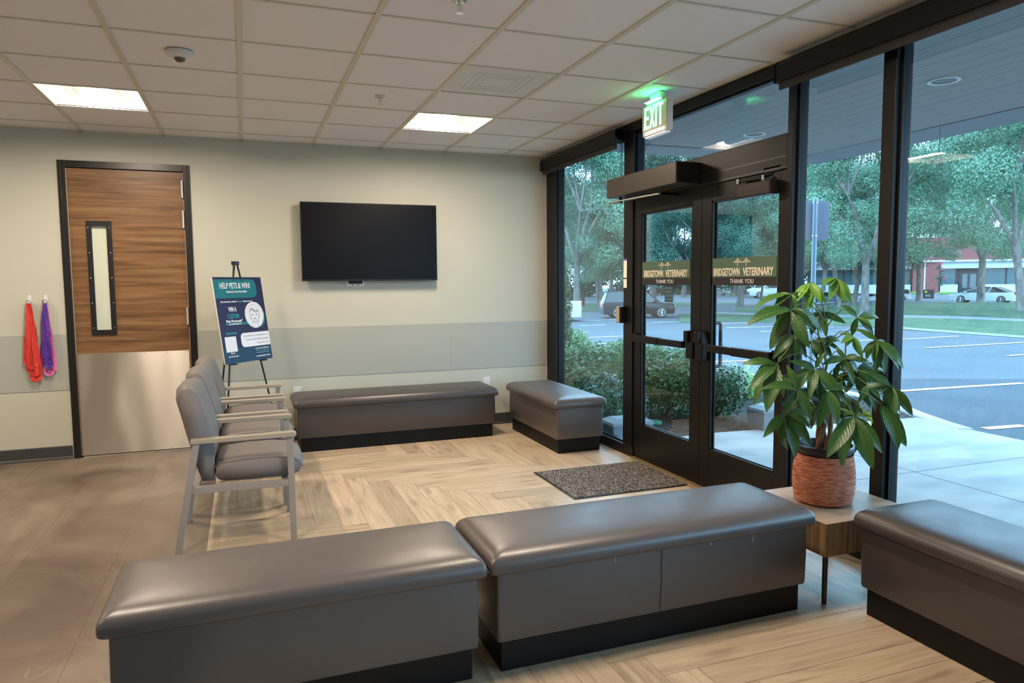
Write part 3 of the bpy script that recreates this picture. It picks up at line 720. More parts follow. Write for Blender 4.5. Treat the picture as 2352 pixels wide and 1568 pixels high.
# ------------------------------------------------------------------ door mat
t = thing('door_mat', 'speckled dark grey mat on the floor inside the glass doors', 'mat', (1.98, .735, 0))
m_mat_ = mat('speckled_carpet', (.03, .028, .028), .95, spec=.1, bump=(350, .8, .003)); n, l, p = nodes_of(m_mat_)
tc = n.new('ShaderNodeTexCoord'); z = n.new('ShaderNodeTexVoronoi'); z.inputs['Scale'].default_value = 140; l.new(tc.outputs['Object'], z.inputs[0])
cr = n.new('ShaderNodeValToRGB'); e = cr.color_ramp.elements; e[0].color = (.03, .027, .026, 1); e[1].color = (.34, .30, .26, 1); e[0].position = .35; e[1].position = .8
l.new(z.outputs['Color'], cr.inputs[0]); l.new(cr.outputs[0], p.inputs['Base Color'])
B().box(.012, .905, .012, .708, 0, .010).build('pile', m_mat_, t)
b = B().box(0, .917, 0, .012, 0, .006).box(0, .917, .708, .72, 0, .006).box(0, .012, .012, .708, 0, .006).box(.905, .917, .012, .708, 0, .006)
b.build('rubber_edge', m_black, t)

# ------------------------------------------------------------------ television and wall fittings
t = thing('television', 'large black flat television mounted on the sage wall, switched off', 'television', (1.098, WY-.001, 1.463))
w = .627; tz = .712
B().box(-w, w, -.085, -.045, 0, tz).build('casing', m_blackplastic, t, bevel=.004)
B().box(-w+.008, w-.008, -.0865, -.085, .016, tz-.008).build('screen', mat('dark_screen', (.004, .004, .006), .30, spec=.22), t)
B().box(-.30, .30, -.045, 0, .2, .5).build('wall_bracket', m_black, t)
B().box(-.02, .02, -.087, -.083, .002, .010).build('brand_strip', mat('dull_strip', (.03, .03, .03), .4), t)
def outlet(name, label, x, z, w, h, holes=2):
    t = thing(name, label, 'outlet', (x, WY-.004 if z < 1.04 and z > .58 else WY, z), group='wall outlets')
    B().box(-w/2, w/2, -.006, 0, -h/2, h/2).build('cover_plate', m_white, t, bevel=.002)
    for k in range(holes):
        zz = (k-(holes-1)/2)*.04
        B().box(-.016, .016, -.0075, -.006, zz-.014, zz+.014).build('socket', m_white, t, bevel=.001)
    return t
outlet('wall_outlet', 'white outlet on the wall behind left end of the long bench', .40, .44, .075, .115)
outlet('wall_outlet', 'white outlet on the wall behind right end of the long bench', 2.24, .43, .075, .115)
t = thing('recessed_outlet_box', 'white cable box on the wall just under the television', 'outlet', (.955, WY, 1.425))
b = B().box(-.082, .082, -.008, 0, -.012, .10)
b.build('frame', m_white, t, bevel=.003); B().box(-.065, .065, -.0095, -.008, .010, .085).build('recess', m_black, t)
B().box(-.03, -.018, -.0095, -.008, -.006, .003).build('slot', m_black, t); B().box(.018, .03, -.0095, -.008, -.006, .003).build('slot', m_black, t)

# ------------------------------------------------------------------ leashes hanging on white hooks
def strap(b, pts, w=.022, th=.0012, face=0.0):
    """flat webbing following pts; face = roll of the band in degrees (0: flat to the wall)"""
    pts = [Vector(p) for p in pts]; out = []
    for i, p in enumerate(pts):
        d = (pts[min(i+1, len(pts)-1)]-pts[max(i-1, 0)]).normalized()
        nrm = Vector((0, -1, 0)); nrm = Matrix.Rotation(R(face if not callable(face) else face(i)), 3, 'Z') @ nrm
        s = d.cross(nrm).normalized(); nn = s.cross(d).normalized(); out.append((p, s, nn))
    k = len(b.v)
    for p, s, nn in out:
        for a_, c_ in ((-1, -1), (1, -1), (1, 1), (-1, 1)): b.v.append(p+s*(a_*w/2)+nn*(c_*th/2))
    m_ = len(out)
    for i in range(m_-1):
        for q in range(4): b.f.append((k+i*4+q, k+i*4+(q+1) % 4, k+(i+1)*4+(q+1) % 4, k+(i+1)*4+q))
    b.f += [(k+3, k+2, k+1, k), tuple(k+(m_-1)*4+q for q in range(4))]
def arc(x, z, r, dirx, n=6, y=0, a0=180, a1=360): return [(x+r*math.cos(R(a0+(a1-a0)*k/n)), y, z+r*.8*math.sin(R(a0+(a1-a0)*k/n))) for k in range(n+1)]
def hook(x, label):
    t = thing('wall_hook', label, 'hook', (x, WY, 1.333), group='white adhesive wall hooks')
    B().prism([(-.012, -.035), (-.014, .02), (-.008, .034), (.008, .034), (.014, .02), (.012, -.035)], -.005, 0, 'y').build('plate', m_white, t, bevel=.002)
    B().tube([(0, -.005, -.02), (0, -.018, -.032), (0, -.026, -.028), (0, -.028, -.014)], .006, 8).build('prong', m_white, t, smooth=True)
    return t
hook(-1.655, 'white adhesive hook holding the red leashes'); hook(-1.543, 'white adhesive hook holding the purple and pink leashes')
random.seed(9)
def leash(name, label, x, m, lows, yb, width=.021, sway=.02):
    """lows: list of (left x, right x, bottom z) loops hanging from the hook at z 1.30"""
    t = thing(name, label, 'leash', (x, WY, 1.30))
    b = B()
    for q, (xa, xb, zb_, wd) in enumerate(lows):
        y = yb-.006*q
        top = .0; zb2 = zb_-1.30
        L = [(xa*(k/8)**.8+.003*math.sin(k*1.7+q), y-.004*math.sin(k*.9+q), top+(zb2+abs(xb-xa)/2-top)*k/8) for k in range(9)]
        Rr = [(xb*(k/8)**.8+.003*math.sin(k*2.1+q), y-.006*math.sin(k*.8+q*2)-.003, top+(zb2+abs(xb-xa)/2-top)*k/8) for k in range(9)]
        mid = [( (xa+xb)/2-(xb-xa)/2*math.cos(math.pi*k/6), y-.002*k, zb2+abs(xb-xa)/2-abs(xb-xa)/2*math.sin(math.pi*k/6)) for k in range(1, 6)]
        strap(b, L+mid+Rr[::-1], wd, face=lambda i, q=q: 28*math.sin(i*.55+q*1.3))
    b.build('webbing', m, t)
    B().tube([(.014*math.cos(R(a)), -.024, .010+.017*math.sin(R(a))) for a in range(0, 361, 30)], .0028, 8, cap=False).build('ring', m_chrome, t, smooth=True)
    B().tube([(-.006, -.024, -.004), (-.018, -.03, .004), (-.020, -.03, .016), (-.010, -.028, .022)], .003, 8).build('clip', m_chrome, t, smooth=True)
    B().box(-.012, .012, -.029, -.019, -.022, -.004).build('stitched_end', m, t)
    return t
m_red = mat('red_webbing', (.62, .035, .022), .6); m_pur = mat('purple_webbing', (.085, .022, .28), .6); m_pink = mat('pink_webbing', (.70, .16, .38), .6)
leash('leash', 'bundle of red leashes on the left hook beside the wooden door', -1.655, m_red,
      [(-.045, .045, .74, .026), (-.020, .055, .70, .026), (-.055, .02, .80, .020), (-.01, .05, .675, .030), (.0, .028, .72, .03), (-.03, .03, .78, .028)], -.016)
leash('leash', 'pink leash behind the purple leash on the right hook', -1.543, m_pink, [(-.022, .044, .735, .022), (.004, .036, .76, .020), (-.032, .030, .712, .018)], -.010)
leash('leash', 'purple leash hanging on the right hook beside the wooden door', -1.543, m_pur, [(-.045, .020, .80, .024), (-.035, .004, .86, .026), (-.012, .024, .775, .026)], -.030)

# ------------------------------------------------------------------ easel and raffle poster
ax = math.atan2(.74, .67)
ez = thing('display_easel', 'thin black tripod easel holding the raffle poster', 'easel', (-.075, 2.93, 0), R(48))
# local x along the poster, local -y towards the room
B().tube([(-.018, .012, 1.615), (-.345, -.125, 0)], .0075, 8).build('leg', m_black, ez, smooth=True)
B().tube([(.018, .012, 1.615), (.335, -.125, 0)], .0075, 8).build('leg', m_black, ez, smooth=True)
B().tube([(0, .020, 1.61), (0.02, .33, 0)], .0075, 8).build('leg', m_black, ez, smooth=True)
B().box(-.030, .030, -.004, .030, 1.600, 1.632).build('top_bracket', m_black, ez, bevel=.004)
B().tube([(-.175, -.060, .80), (.175, -.060, .80)], .005, 8).build('cross_bar', m_black, ez, smooth=True)
for x in (-.176, .176): B().box(x-.02, x+.02, -.115, -.055, .788, .800).build('ledge', m_black, ez, bevel=.002)
po = thing('raffle_poster', 'dark blue and teal pet raffle poster board leaning on the easel', 'poster', (-.075, 2.93, 0), R(48))
pb = thing('board_plane', None, None, (0.0, -.1025, .800)); pb.parent = po; pb.rotation_euler = (R(-8.3), 0, 0)
PW, PH = .278, .708
m_navy = mat('navy_print', (.016, .012, .050), .45, spec=.3); m_teal = mat('teal_print', (.008, .15, .17), .45, spec=.3); m_wprint = mat('white_print', (.75, .74, .74), .45)
m_ink = mat('dark_ink', (.05, .05, .07), .6); m_tealt = mat('teal_lettering', (.02, .30, .33), .45)
m_deep = mat('deep_teal_wash', (.010, .040, .085), .45, spec=.3)
B().box(-PW, PW, 0, .010, 0, PH).build('board', m_wprint, pb)
B().box(-PW, PW, -.0008, 0, 0, PH).build('printed_face', m_navy, pb)
B().box(-PW, PW, -.0012, -.0008, 0, .125).build('lower_wash', m_deep, pb)
def rpanel(x0, x1, z0, z1, r, y, corners=('br', 'tr')):
    pts = []
    def c(cx_, cz_, a0, on):
        if on: return [(cx_+r*math.cos(R(a0+k*15)), cz_+r*math.sin(R(a0+k*15))) for k in range(7)]
        return None
    pts += c(x1-r, z0+r, 270, 1) if 'br' in corners else [(x1, z0)]
    pts += c(x1-r, z1-r, 0, 1) if 'tr' in corners else [(x1, z1)]
    pts += c(x0+r, z1-r, 90, 1) if 'tl' in corners else [(x0, z1)]
    pts += c(x0+r, z0+r, 180, 1) if 'bl' in corners else [(x0, z0)]
    return B().prism(pts, y-.0005, y, 'y')
rpanel(-PW, .205, .535, .690, .055, -.0009).build('teal_banner', m_teal, pb)
rpanel(-.065, PW, .122, .240, .035, -.0012, ('tl', 'bl')).build('white_box', m_wprint, pb)
B().lathe([(0, -.0016), (.112, -.0016), (.112, -.0009)], 48, (.135, 0, .385), 'y').build('white_disc', m_wprint, pb)
b = B()
for k in range(26):
    a = R(-60+k*5); rr_ = .113+.012*math.sin(k*.25)*1.0
    b.box(.135+rr_*math.cos(a)-.008, .135+rr_*math.cos(a)+.006, -.0011, -.0009, .385+rr_*math.sin(a)-.008, .385+rr_*math.sin(a)+.008)
b.build('brush_arc', m_teal, pb)
# pet sketch: head outline, ears, flowers on the brow, eyes and nose
b = B()
def ring(cx_, cz_, rx, rz, a0=0, a1=360, r=.0011, wob=0):
    n_ = 22; b.tube([(cx_+(rx+wob*math.sin(k*2.3))*math.cos(R(a0+(a1-a0)*k/n_)), -.0018, cz_+rz*math.sin(R(a0+(a1-a0)*k/n_))) for k in range(n_+1)], r, 4, cap=False)
cx_, cz_ = .135, .375
ring(cx_, cz_, .045, .058, -200, 20, wob=.002); ring(cx_, cz_-.03, .018, .016); ring(cx_-.045, cz_+.01, .012, .035, 60, 300); ring(cx_+.045, cz_+.01, .012, .035, -120, 120)
for k in range(9): ring(cx_-.048+k*.012, cz_+.050+.012*math.sin(k*.785), .009, .009, wob=.002)
for s in (-1, 1): ring(cx_+s*.035, cz_-.07, .006, .03, 90, 270)
ring(cx_, cz_, .100, .100, 0, 360, .0007)
b.build('pet_sketch', m_ink, pb)
b = B()
for s in (-1, 1): b.lathe([(0, -.0022), (.006, -.0022), (.006, -.0014)], 12, (cx_+s*.022, 0, cz_+.012), 'y')
b.lathe([(0, -.0022), (.006, -.0022), (.006, -.0014)], 12, (cx_, 0, cz_+.045), 'y').lathe([(0, -.0022), (.005, -.0022), (.005, -.0014)], 12, (cx_, 0, cz_-.022), 'y')
b.build('sketch_eyes', m_ink, pb)
B().box(-.245, -.120, -.0015, -.0008, .095, .220).build('blank_white_square', m_wprint, pb)
rpanel(-.205, .045, .312, .332, .009, -.0010, ('br', 'tr', 'tl', 'bl')).build('teal_brush', m_teal, pb)
def ptext(s, x, z, size, m, wid, name, bold=.0006, align='LEFT', y=-.0016):
    o = text(s, size, m, pb, (x, y, z), (R(90), 0, 0), name, bold=bold, ext=.0003, align=align)
    xs = [v.co.x for v in o.data.vertices]; o.scale = (wid/(max(xs)-min(xs)), 1, 1); return o
ptext('HELP PETS & WIN!', -.215, .615, .066, m_wprint, .345, 'lettering_headline', .0012)
ptext('Veterinary Care Fund Raffle', -.150, .580, .022, m_wprint, .235, 'lettering_subtitle', .0006)
B().box(-.14, .07, -.0016, -.0012, .566, .5685).build('underline', m_ink, pb)
ptext('Any donation made in', -.230, .500, .018, m_wprint, .185, 'lettering_line')
ptext('August', -.040, .500, .018, m_tealt, .055, 'lettering_line')
ptext('enters you to:', .022, .500, .018, m_wprint, .110, 'lettering_line')
ptext('WIN A', -.155, .425, .052, m_wprint, .090, 'lettering_win', .0014)
ptext('CUSTOM', -.175, .368, .050, m_tealt, .125, 'lettering_custom', .0008)
ptext('Pet Portrait*', -.200, .335, .030, m_wprint, .190, 'lettering_portrait', .0010)
ptext('by Kelly Shannon', -.170, .316, .014, m_wprint, .140, 'lettering_artist')
ptext('DONATE HERE:', -.220, .238, .022, m_tealt, .115, 'lettering_donate')
for k, s in enumerate(('All proceeds go to our Veterinary Care', 'Fund to provide life-saving medical', 'care for pets in need.')):
    ptext(s, .262, .208-k*.032, .016, m_ink, (.295, .265, .145)[k], 'lettering_note', .0002, 'RIGHT')
def marks(x, z, w, h, m, name, n_):
    b = B(); r = random.Random(int(z*1e4)); q = x; st_ = w/n_
    for k in range(n_):
        if r.random() < .84: b.box(q+st_*.12, q+st_*.8, -.0016, -.0012, z, z+h*r.uniform(.7, 1))
        q += st_
    o = b.build(name, m, pb); o['kind'] = 'stuff'; return o
marks(-.200, .078, .060, .012, m_wprint, 'tiny_print', 9); marks(-.235, .052, .120, .013, m_wprint, 'tiny_print', 17)
marks(.085, .096, .165, .010, m_wprint, 'tiny_print', 26); marks(.085, .078, .165, .010, m_tealt, 'tiny_print', 26)
B().box(.09, .25, -.0016, -.0012, .063, .0648).build('underline', m_wprint, pb)
marks(.085, .030, .17, .010, m_wprint, 'tiny_print', 25)
# ------------------------------------------------------------------ potted plant on the side table
random.seed(21)
PC = Vector((2.545, -.842, .385))
pl = thing('potted_plant', 'leafy money tree in a woven terracotta basket on the side table', 'plant', PC)
m_bask = mat('terracotta_rope', (.50, .17, .095), .8, spec=.2); n, l, p = nodes_of(m_bask)
tc = n.new('ShaderNodeTexCoord'); sp = n.new('ShaderNodeSeparateXYZ'); l.new(tc.outputs['Object'], sp.inputs[0])
wv = n.new('ShaderNodeTexNoise'); mp = n.new('ShaderNodeMapping'); mp.inputs['Scale'].default_value = (22, 22, 300); l.new(tc.outputs['Object'], mp.inputs[0]); l.new(mp.outputs[0], wv.inputs['Vector'])
wv.inputs['Scale'].default_value = 1; wv.inputs['Detail'].default_value = 2
cr = n.new('ShaderNodeValToRGB'); e = cr.color_ramp.elements; e[0].position = .38; e[1].position = .64; e[0].color = (.30, .075, .035, 1); e[1].color = (.66, .29, .18, 1)
l.new(wv.outputs['Fac'], cr.inputs[0]); l.new(cr.outputs[0], p.inputs['Base Color'])
b = B(); prof = [(0, 0), (.105, .0), (.122, .010)]; nr = 34
for k in range(nr):
    zc = .012+k*(.236-.012)/nr; rb = .124+.014*math.sin(math.pi*min(1, (k/nr)*.9+.1))
    prof += [(rb, zc), (rb+.0028, zc+.0017), (rb+.0028, zc+.0048), (rb, zc+.0064)]
prof += [(.130, .238), (.122, .236), (.120, .06), (0, .05)]
b.lathe(prof, 48).build('woven_basket', m_bask, pl, smooth='all')
B().lathe([(0, .055), (.105, .055), (.122, .255), (.134, .257), (.135, .274), (.132, .280), (.124, .280), (.121, .262), (.112, .23), (0, .225)], 40).build('nursery_pot', m_blackplastic, pl, smooth=True)
B().lathe([(0, .226), (.113, .232)], 24).build('soil', mat('potting_soil', (.035, .022, .014), .95, bump=(90, 1, .01)), pl)
m_stem = mat('brown_stem', (.19, .075, .035), .6, var=(30, (.30, .15, .08), 3)); m_gstem = mat('green_stem', (.10, .17, .05), .5)
b = B()
for k in range(5):
    pts = []
    for q in range(9):
        t_ = q/8; a = R(72*k+150*t_); r_ = .030*(1-t_*.55)+.006
        pts.append((r_*math.cos(a), r_*math.sin(a), .215+t_*.30))
    b.tube(pts, [.013-.006*q/8 for q in range(9)], 8)
b.build('braided_trunk', m_stem, pl, smooth=True)
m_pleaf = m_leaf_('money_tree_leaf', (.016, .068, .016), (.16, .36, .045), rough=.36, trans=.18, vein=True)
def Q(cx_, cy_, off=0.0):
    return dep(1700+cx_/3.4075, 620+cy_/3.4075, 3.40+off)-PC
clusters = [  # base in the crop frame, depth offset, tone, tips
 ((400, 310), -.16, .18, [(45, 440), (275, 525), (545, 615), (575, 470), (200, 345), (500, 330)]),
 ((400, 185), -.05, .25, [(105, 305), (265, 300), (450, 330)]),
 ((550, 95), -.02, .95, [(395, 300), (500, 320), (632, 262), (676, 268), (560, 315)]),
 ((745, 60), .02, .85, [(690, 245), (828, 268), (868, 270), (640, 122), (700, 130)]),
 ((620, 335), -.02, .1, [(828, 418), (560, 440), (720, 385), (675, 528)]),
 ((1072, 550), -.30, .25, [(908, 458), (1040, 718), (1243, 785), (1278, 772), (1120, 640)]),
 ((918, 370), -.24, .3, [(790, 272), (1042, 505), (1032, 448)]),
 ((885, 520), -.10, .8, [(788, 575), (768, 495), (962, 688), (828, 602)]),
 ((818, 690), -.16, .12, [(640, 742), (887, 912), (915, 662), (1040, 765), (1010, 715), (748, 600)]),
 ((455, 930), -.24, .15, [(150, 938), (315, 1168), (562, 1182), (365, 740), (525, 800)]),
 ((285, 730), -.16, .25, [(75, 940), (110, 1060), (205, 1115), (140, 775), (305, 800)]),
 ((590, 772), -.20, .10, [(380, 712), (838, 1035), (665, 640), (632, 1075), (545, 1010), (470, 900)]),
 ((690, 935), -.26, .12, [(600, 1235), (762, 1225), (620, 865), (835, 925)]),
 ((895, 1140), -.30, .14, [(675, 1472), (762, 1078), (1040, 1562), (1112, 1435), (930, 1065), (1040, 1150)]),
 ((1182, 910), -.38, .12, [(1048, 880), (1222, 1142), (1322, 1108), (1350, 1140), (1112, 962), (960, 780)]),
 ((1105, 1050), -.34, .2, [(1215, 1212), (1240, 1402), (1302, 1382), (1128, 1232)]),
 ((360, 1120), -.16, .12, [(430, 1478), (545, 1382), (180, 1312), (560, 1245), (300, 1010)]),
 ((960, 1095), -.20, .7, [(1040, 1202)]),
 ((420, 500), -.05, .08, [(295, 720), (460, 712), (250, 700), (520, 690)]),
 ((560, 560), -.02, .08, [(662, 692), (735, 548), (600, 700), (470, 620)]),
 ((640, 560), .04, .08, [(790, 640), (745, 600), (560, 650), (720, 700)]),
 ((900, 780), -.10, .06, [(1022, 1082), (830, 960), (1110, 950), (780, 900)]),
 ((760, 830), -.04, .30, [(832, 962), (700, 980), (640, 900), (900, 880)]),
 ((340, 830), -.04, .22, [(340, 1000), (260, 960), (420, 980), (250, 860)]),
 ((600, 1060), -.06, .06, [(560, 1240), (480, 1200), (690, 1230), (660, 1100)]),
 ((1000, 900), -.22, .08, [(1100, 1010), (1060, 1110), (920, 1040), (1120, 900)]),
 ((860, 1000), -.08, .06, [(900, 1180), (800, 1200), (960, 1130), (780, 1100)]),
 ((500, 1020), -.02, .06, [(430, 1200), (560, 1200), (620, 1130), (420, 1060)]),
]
fol = B(); stems = B()
def leaf_mesh(b, p0, p1, tone, up):
    d = p1-p0; L = d.length
    if L < .02: return
    ax_ = d/L; nrm = (up-ax_*up.dot(ax_)).normalized(); sd = ax_.cross(nrm)
    Wd = L*random.uniform(.15, .18); nu, nv = 6, 9; cur = random.uniform(.05, .13)*L; tw = random.uniform(-.3, .3)
    def fn(u, v):
        s = (u-.5)*2
        w_ = Wd*(math.sin(math.pi*min(1, v*.98+.0)**.78))**.85*(1-.15*v) if 0 < v < 1 else (.004 if v == 0 else .0005)
        c_ = p0+ax_*(L*v)+nrm*(cur*4*v*(1-v)*(.9))
        q = sd*(s*w_)+nrm*(abs(s)**1.3*w_*.28)
        rip = .06*w_*math.sin(v*26+abs(s)*2)*abs(s)
        return c_+Matrix.Rotation(tw*v, 3, ax_) @ (q+nrm*rip)
    b.grid(fn, nu, nv, tone=tone)
tocam = (CAM-(PC+Vector((0, 0, .6)))).normalized()
spine = [Vector((0, 0, .50)), Vector((-.02, .01, .62)), Vector((0, 0, .74)), Vector((-.04, .02, .86))]
stems.tube([(0.0, 0, .45), (-.02, .01, .56), (.0, 0, .66), (-.03, .02, .78), (-.05, .03, .90)], [.008, .007, .006, .005, .003], 7)
stems.tube([(0.02, -.01, .45), (.05, -.03, .55), (.06, -.05, .64), (.06, -.05, .78)], [.007, .006, .005, .003], 7)
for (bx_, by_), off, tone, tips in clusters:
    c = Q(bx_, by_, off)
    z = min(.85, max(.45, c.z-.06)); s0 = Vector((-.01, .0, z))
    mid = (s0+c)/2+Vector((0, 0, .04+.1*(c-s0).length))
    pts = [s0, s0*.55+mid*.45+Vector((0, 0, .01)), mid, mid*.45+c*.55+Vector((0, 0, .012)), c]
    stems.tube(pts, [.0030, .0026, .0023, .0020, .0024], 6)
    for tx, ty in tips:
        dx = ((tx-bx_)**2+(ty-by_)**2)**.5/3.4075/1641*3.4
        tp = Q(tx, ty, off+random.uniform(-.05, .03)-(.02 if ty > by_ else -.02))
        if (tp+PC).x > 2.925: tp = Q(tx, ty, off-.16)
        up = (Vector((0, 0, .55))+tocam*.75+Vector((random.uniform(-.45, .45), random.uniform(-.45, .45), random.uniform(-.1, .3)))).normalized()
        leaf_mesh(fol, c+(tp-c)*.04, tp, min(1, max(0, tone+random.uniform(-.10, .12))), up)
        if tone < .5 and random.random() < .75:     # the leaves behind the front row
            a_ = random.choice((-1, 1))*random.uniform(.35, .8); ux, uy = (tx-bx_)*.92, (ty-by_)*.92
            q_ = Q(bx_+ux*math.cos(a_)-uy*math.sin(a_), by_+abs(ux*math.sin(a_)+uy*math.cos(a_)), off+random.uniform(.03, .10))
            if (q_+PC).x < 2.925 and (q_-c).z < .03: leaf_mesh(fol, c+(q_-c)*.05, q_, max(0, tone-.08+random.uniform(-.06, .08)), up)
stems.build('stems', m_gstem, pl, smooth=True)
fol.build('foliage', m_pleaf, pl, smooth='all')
B().tube([(.085, -.085, .24), (.11, -.11, .30), (.125, -.125, .36)], .006, 8).build('plant_stake', m_black, pl, smooth=True)

# ------------------------------------------------------------------ outdoors: ground
m_conc = mat('pale_concrete', (.26, .25, .245), .75, var=(1.3, (.39, .365, .345), 5, (1, 2.5, 1)), bump=(90, .2, .002))
m_asph = mat('asphalt', (.060, .064, .074), .85, var=(.5, (.075, .080, .092), 6), bump=(70, .5, .006))
m_asph2 = mat('dark_asphalt', (.034, .039, .050), .85, var=(.9, (.044, .050, .062), 6), bump=(70, .5, .006))
m_line = mat('white_road_paint', (.78, .80, .80), .6)
m_curb = mat('concrete_kerb', (.38, .385, .38), .8)
m_grass = mat('lawn', (.032, .07, .030), .9, var=(1.3, (.065, .115, .05), 6), bump=(30, 1, .05))
m_mulch = mat('bark_mulch', (.014, .009, .007), .95, var=(45, (.045, .03, .022), 5), bump=(60, 1, .02))
struct('walkway', B().prism([(FX1-.0, -7), (6.52, -7), (6.52, 1.55), (6.60, 2.02), (4.2, 2.20), (FX1-.0, 2.16)], -.16, -.02, 'z'), m_conc)
b = B().box(4.70, 4.706, -7, 2.18, -.021, -.0188)
for y in (-5.5, -2.5, .45): b.box(FX1, 6.5, y, y+.006, -.021, -.0188)
b.box(3.35, 3.356, -7, 2.1, -.021, -.0188)
struct('walkway_joints', b, mat('dark_joint', (.08, .08, .08), .9))  # thin dark strips draw the joints between the slabs
kerb = [(6.50, 1.40), (6.60, 1.72), (6.78, 2.15), (7.02, 2.62), (7.18, 3.1), (7.26, 3.7), (7.28, 5), (7.28, 8), (7.2, 14)]
def band(pts, w):
    L_, R_ = [], []
    for i, p_ in enumerate(pts):
        d = (Vector(pts[min(i+1, len(pts)-1)])-Vector(pts[max(i-1, 0)])).normalized(); q = Vector((-d.y, d.x))*(w/2)
        L_.append(Vector(p_)+q); R_.append(Vector(p_)-q)
    return L_, R_
Lk, Rk = band(kerb, .17); b = B(); rings = []
for a_, c_ in zip(Lk, Rk): rings.append([(a_.x, a_.y, -.2), (a_.x, a_.y, -.02), (a_.x*.9+c_.x*.1, a_.y*.9+c_.y*.1, -.01), (c_.x*.9+a_.x*.1, c_.y*.9+a_.y*.1, -.012), (c_.x, c_.y, -.03), (c_.x, c_.y, -.2)])
loft(b, rings); struct('kerb', b, m_curb)
poly = [(FX1, 2.1), (4.2, 2.15), (6.62, 1.98)]+[(a_.x+.02, a_.y) for a_ in Lk[2:]]+[(FX1, 14)]
b = B().prism(poly, -.16, -.045, 'z'); struct('mulch_bed', b, m_mulch)
random.seed(5); b = B()
for k in range(5200):
    y = 2.14+random.random()**1.4*3.2; x = random.uniform(3.05, 7.05)
    if y > 2.15 and x > 6.62+(y-2.0)*.42: continue
    if x > 6.3 and y < 2.35: y += .2
    s = random.uniform(.008, .028); a = random.uniform(0, 3.14); dx, dy = math.cos(a)*s, math.sin(a)*s; z = -.043+random.random()*.012; h_ = random.uniform(-.008, .010)
    b.quad((x-dx, y-dy, z), (x-dy*.3, y+dx*.3, z+.004), (x+dx, y+dy, z+h_), (x+dy*.3, y-dx*.3, z), tone=random.random())
m_chip = m_leaf_('wood_chips', (.012, .008, .006), (.11, .08, .062), .9, 0); tag(b.build('wood_chips', m_chip), 'brown wood chips scattered over the planting bed outside', 'mulch', kind='stuff')
# parking lot: sloping asphalt
b = B(); N = 110
b.grid(lambda u, v: (3.0+(u**1.6)*175, -60+v*230, H(3.0+(u**1.6)*175, -60+v*230)), N, 150)
for f_ in (): pass
lot = b.build('parking_lot', m_asph, smooth='all'); lot['kind'] = 'structure'
b = B(); ed = [(6.4, -8), (6.4, 1.5), (6.7, 2.2), (7.1, 3.0), (7.3, 4.75), (8.6, 5.15), (9.6, 4.9), (12.5, 3.55), (13.5, 2.6), (14, -8)]
b.add([(x, y, H(x, y)+.006) for x, y in ed], [tuple(range(len(ed)))]); struct('asphalt_patch', b, m_asph2)
b = B()
LN = [(2040,901,2350,881), (2262,986,2352,979), (2125,799.5,2352,787), (2068,780,2200,772.5), (2315,818,2352,815), (1600,833,1771,828), (1745,868,1810,864),
      (1668,753,1775,750), (1746,762,1880,758), (1880,769,1990,766), (1975,783,2030,779), (1640,744,1730,741), (1322,763.5,1350,762.5), (1300,778,1432,772), (1340,791.5,1400,788.5),
      (1330,748,1390,746), (1500,740.5,1590,738), (1330,737,1380,735.5), (1400,733,1440,731.5), (1880,744,1960,741), (1880,756,1950,752)]
for xa, ya, xb, yb in LN:
    a_, c_ = gnd(xa, ya), gnd(xb, yb); d = (c_-a_).normalized(); q = Vector((-d.y, d.x, 0))*.055; z = Vector((0, 0, .012))
    b.add([a_-q+z, c_-q+z, c_+q+z, a_+q+z], [(0, 1, 2, 3)])
struct('parking_lines', b, m_line)
def drape(name, near, far, m, off=.05, nv=6, kind='structure', n_=40):
    def interp(P, t):
        xs = P[0][0]+(P[-1][0]-P[0][0])*t
        for (x0_, y0_), (x1_, y1_) in zip(P, P[1:]):
            if x0_ <= xs <= x1_+1e-6: return xs, y0_+(y1_-y0_)*(xs-x0_)/(x1_-x0_)
        return P[-1]
    A_ = [gnd(*interp(near, k/n_)) for k in range(n_+1)]; B_ = [gnd(*interp(far, k/n_)) for k in range(n_+1)]
    b = B()
    def fn(u, v):
        i = min(n_, int(round(u*n_))); p_ = A_[i].lerp(B_[i], v); e_ = off*(0 if v in (0, 1) else 1)
        return (p_.x, p_.y, H(p_.x, p_.y)+.01+e_)
    b.grid(fn, n_, nv); o = b.build(name, m, smooth='all'); o['kind'] = kind
    if kind == 'stuff': tag(o, {'lawn_strip': 'green mown grass strip beyond the parking stalls'}.get(name, 'green mown grass on the islands between the lanes'), 'grass')
    return o
drape('lawn_strip', [(1560, 741), (1700, 738), (1850, 744), (2000, 751), (2100, 757), (2450, 782)], [(1560, 722), (1640, 720), (1850, 729), (2060, 731), (2200, 733), (2450, 743)], m_grass, .08, kind='stuff')
drape('footpath', [(1640, 721), (1850, 729.5), (2060, 731.5), (2200, 734), (2450, 744)], [(1640, 717), (1850, 722), (2060, 723), (2200, 726), (2450, 736)], mat('grey_footpath', (.15, .155, .165), .8), .0)
drape('lawn_island', [(1690, 716), (1850, 721.5), (2060, 722.5), (2200, 725.5), (2450, 735)], [(1690, 713), (1850, 705), (2060, 699), (2200, 697), (2450, 696)], m_grass, .15, kind='stuff')
drape('lawn_island', [(1295, 716), (1345, 715), (1400, 712), (1600, 702), (1700, 699)], [(1295, 700), (1345, 697), (1400, 694), (1600, 694), (1700, 696)], m_grass, .05, kind='stuff')
drape('kerb_line', [(2050, 754), (2100, 758.5), (2450, 784)], [(2050, 752.5), (2100, 757), (2450, 782.5)], mat('dull_kerb', (.2, .2, .2), .9), .05, nv=3)

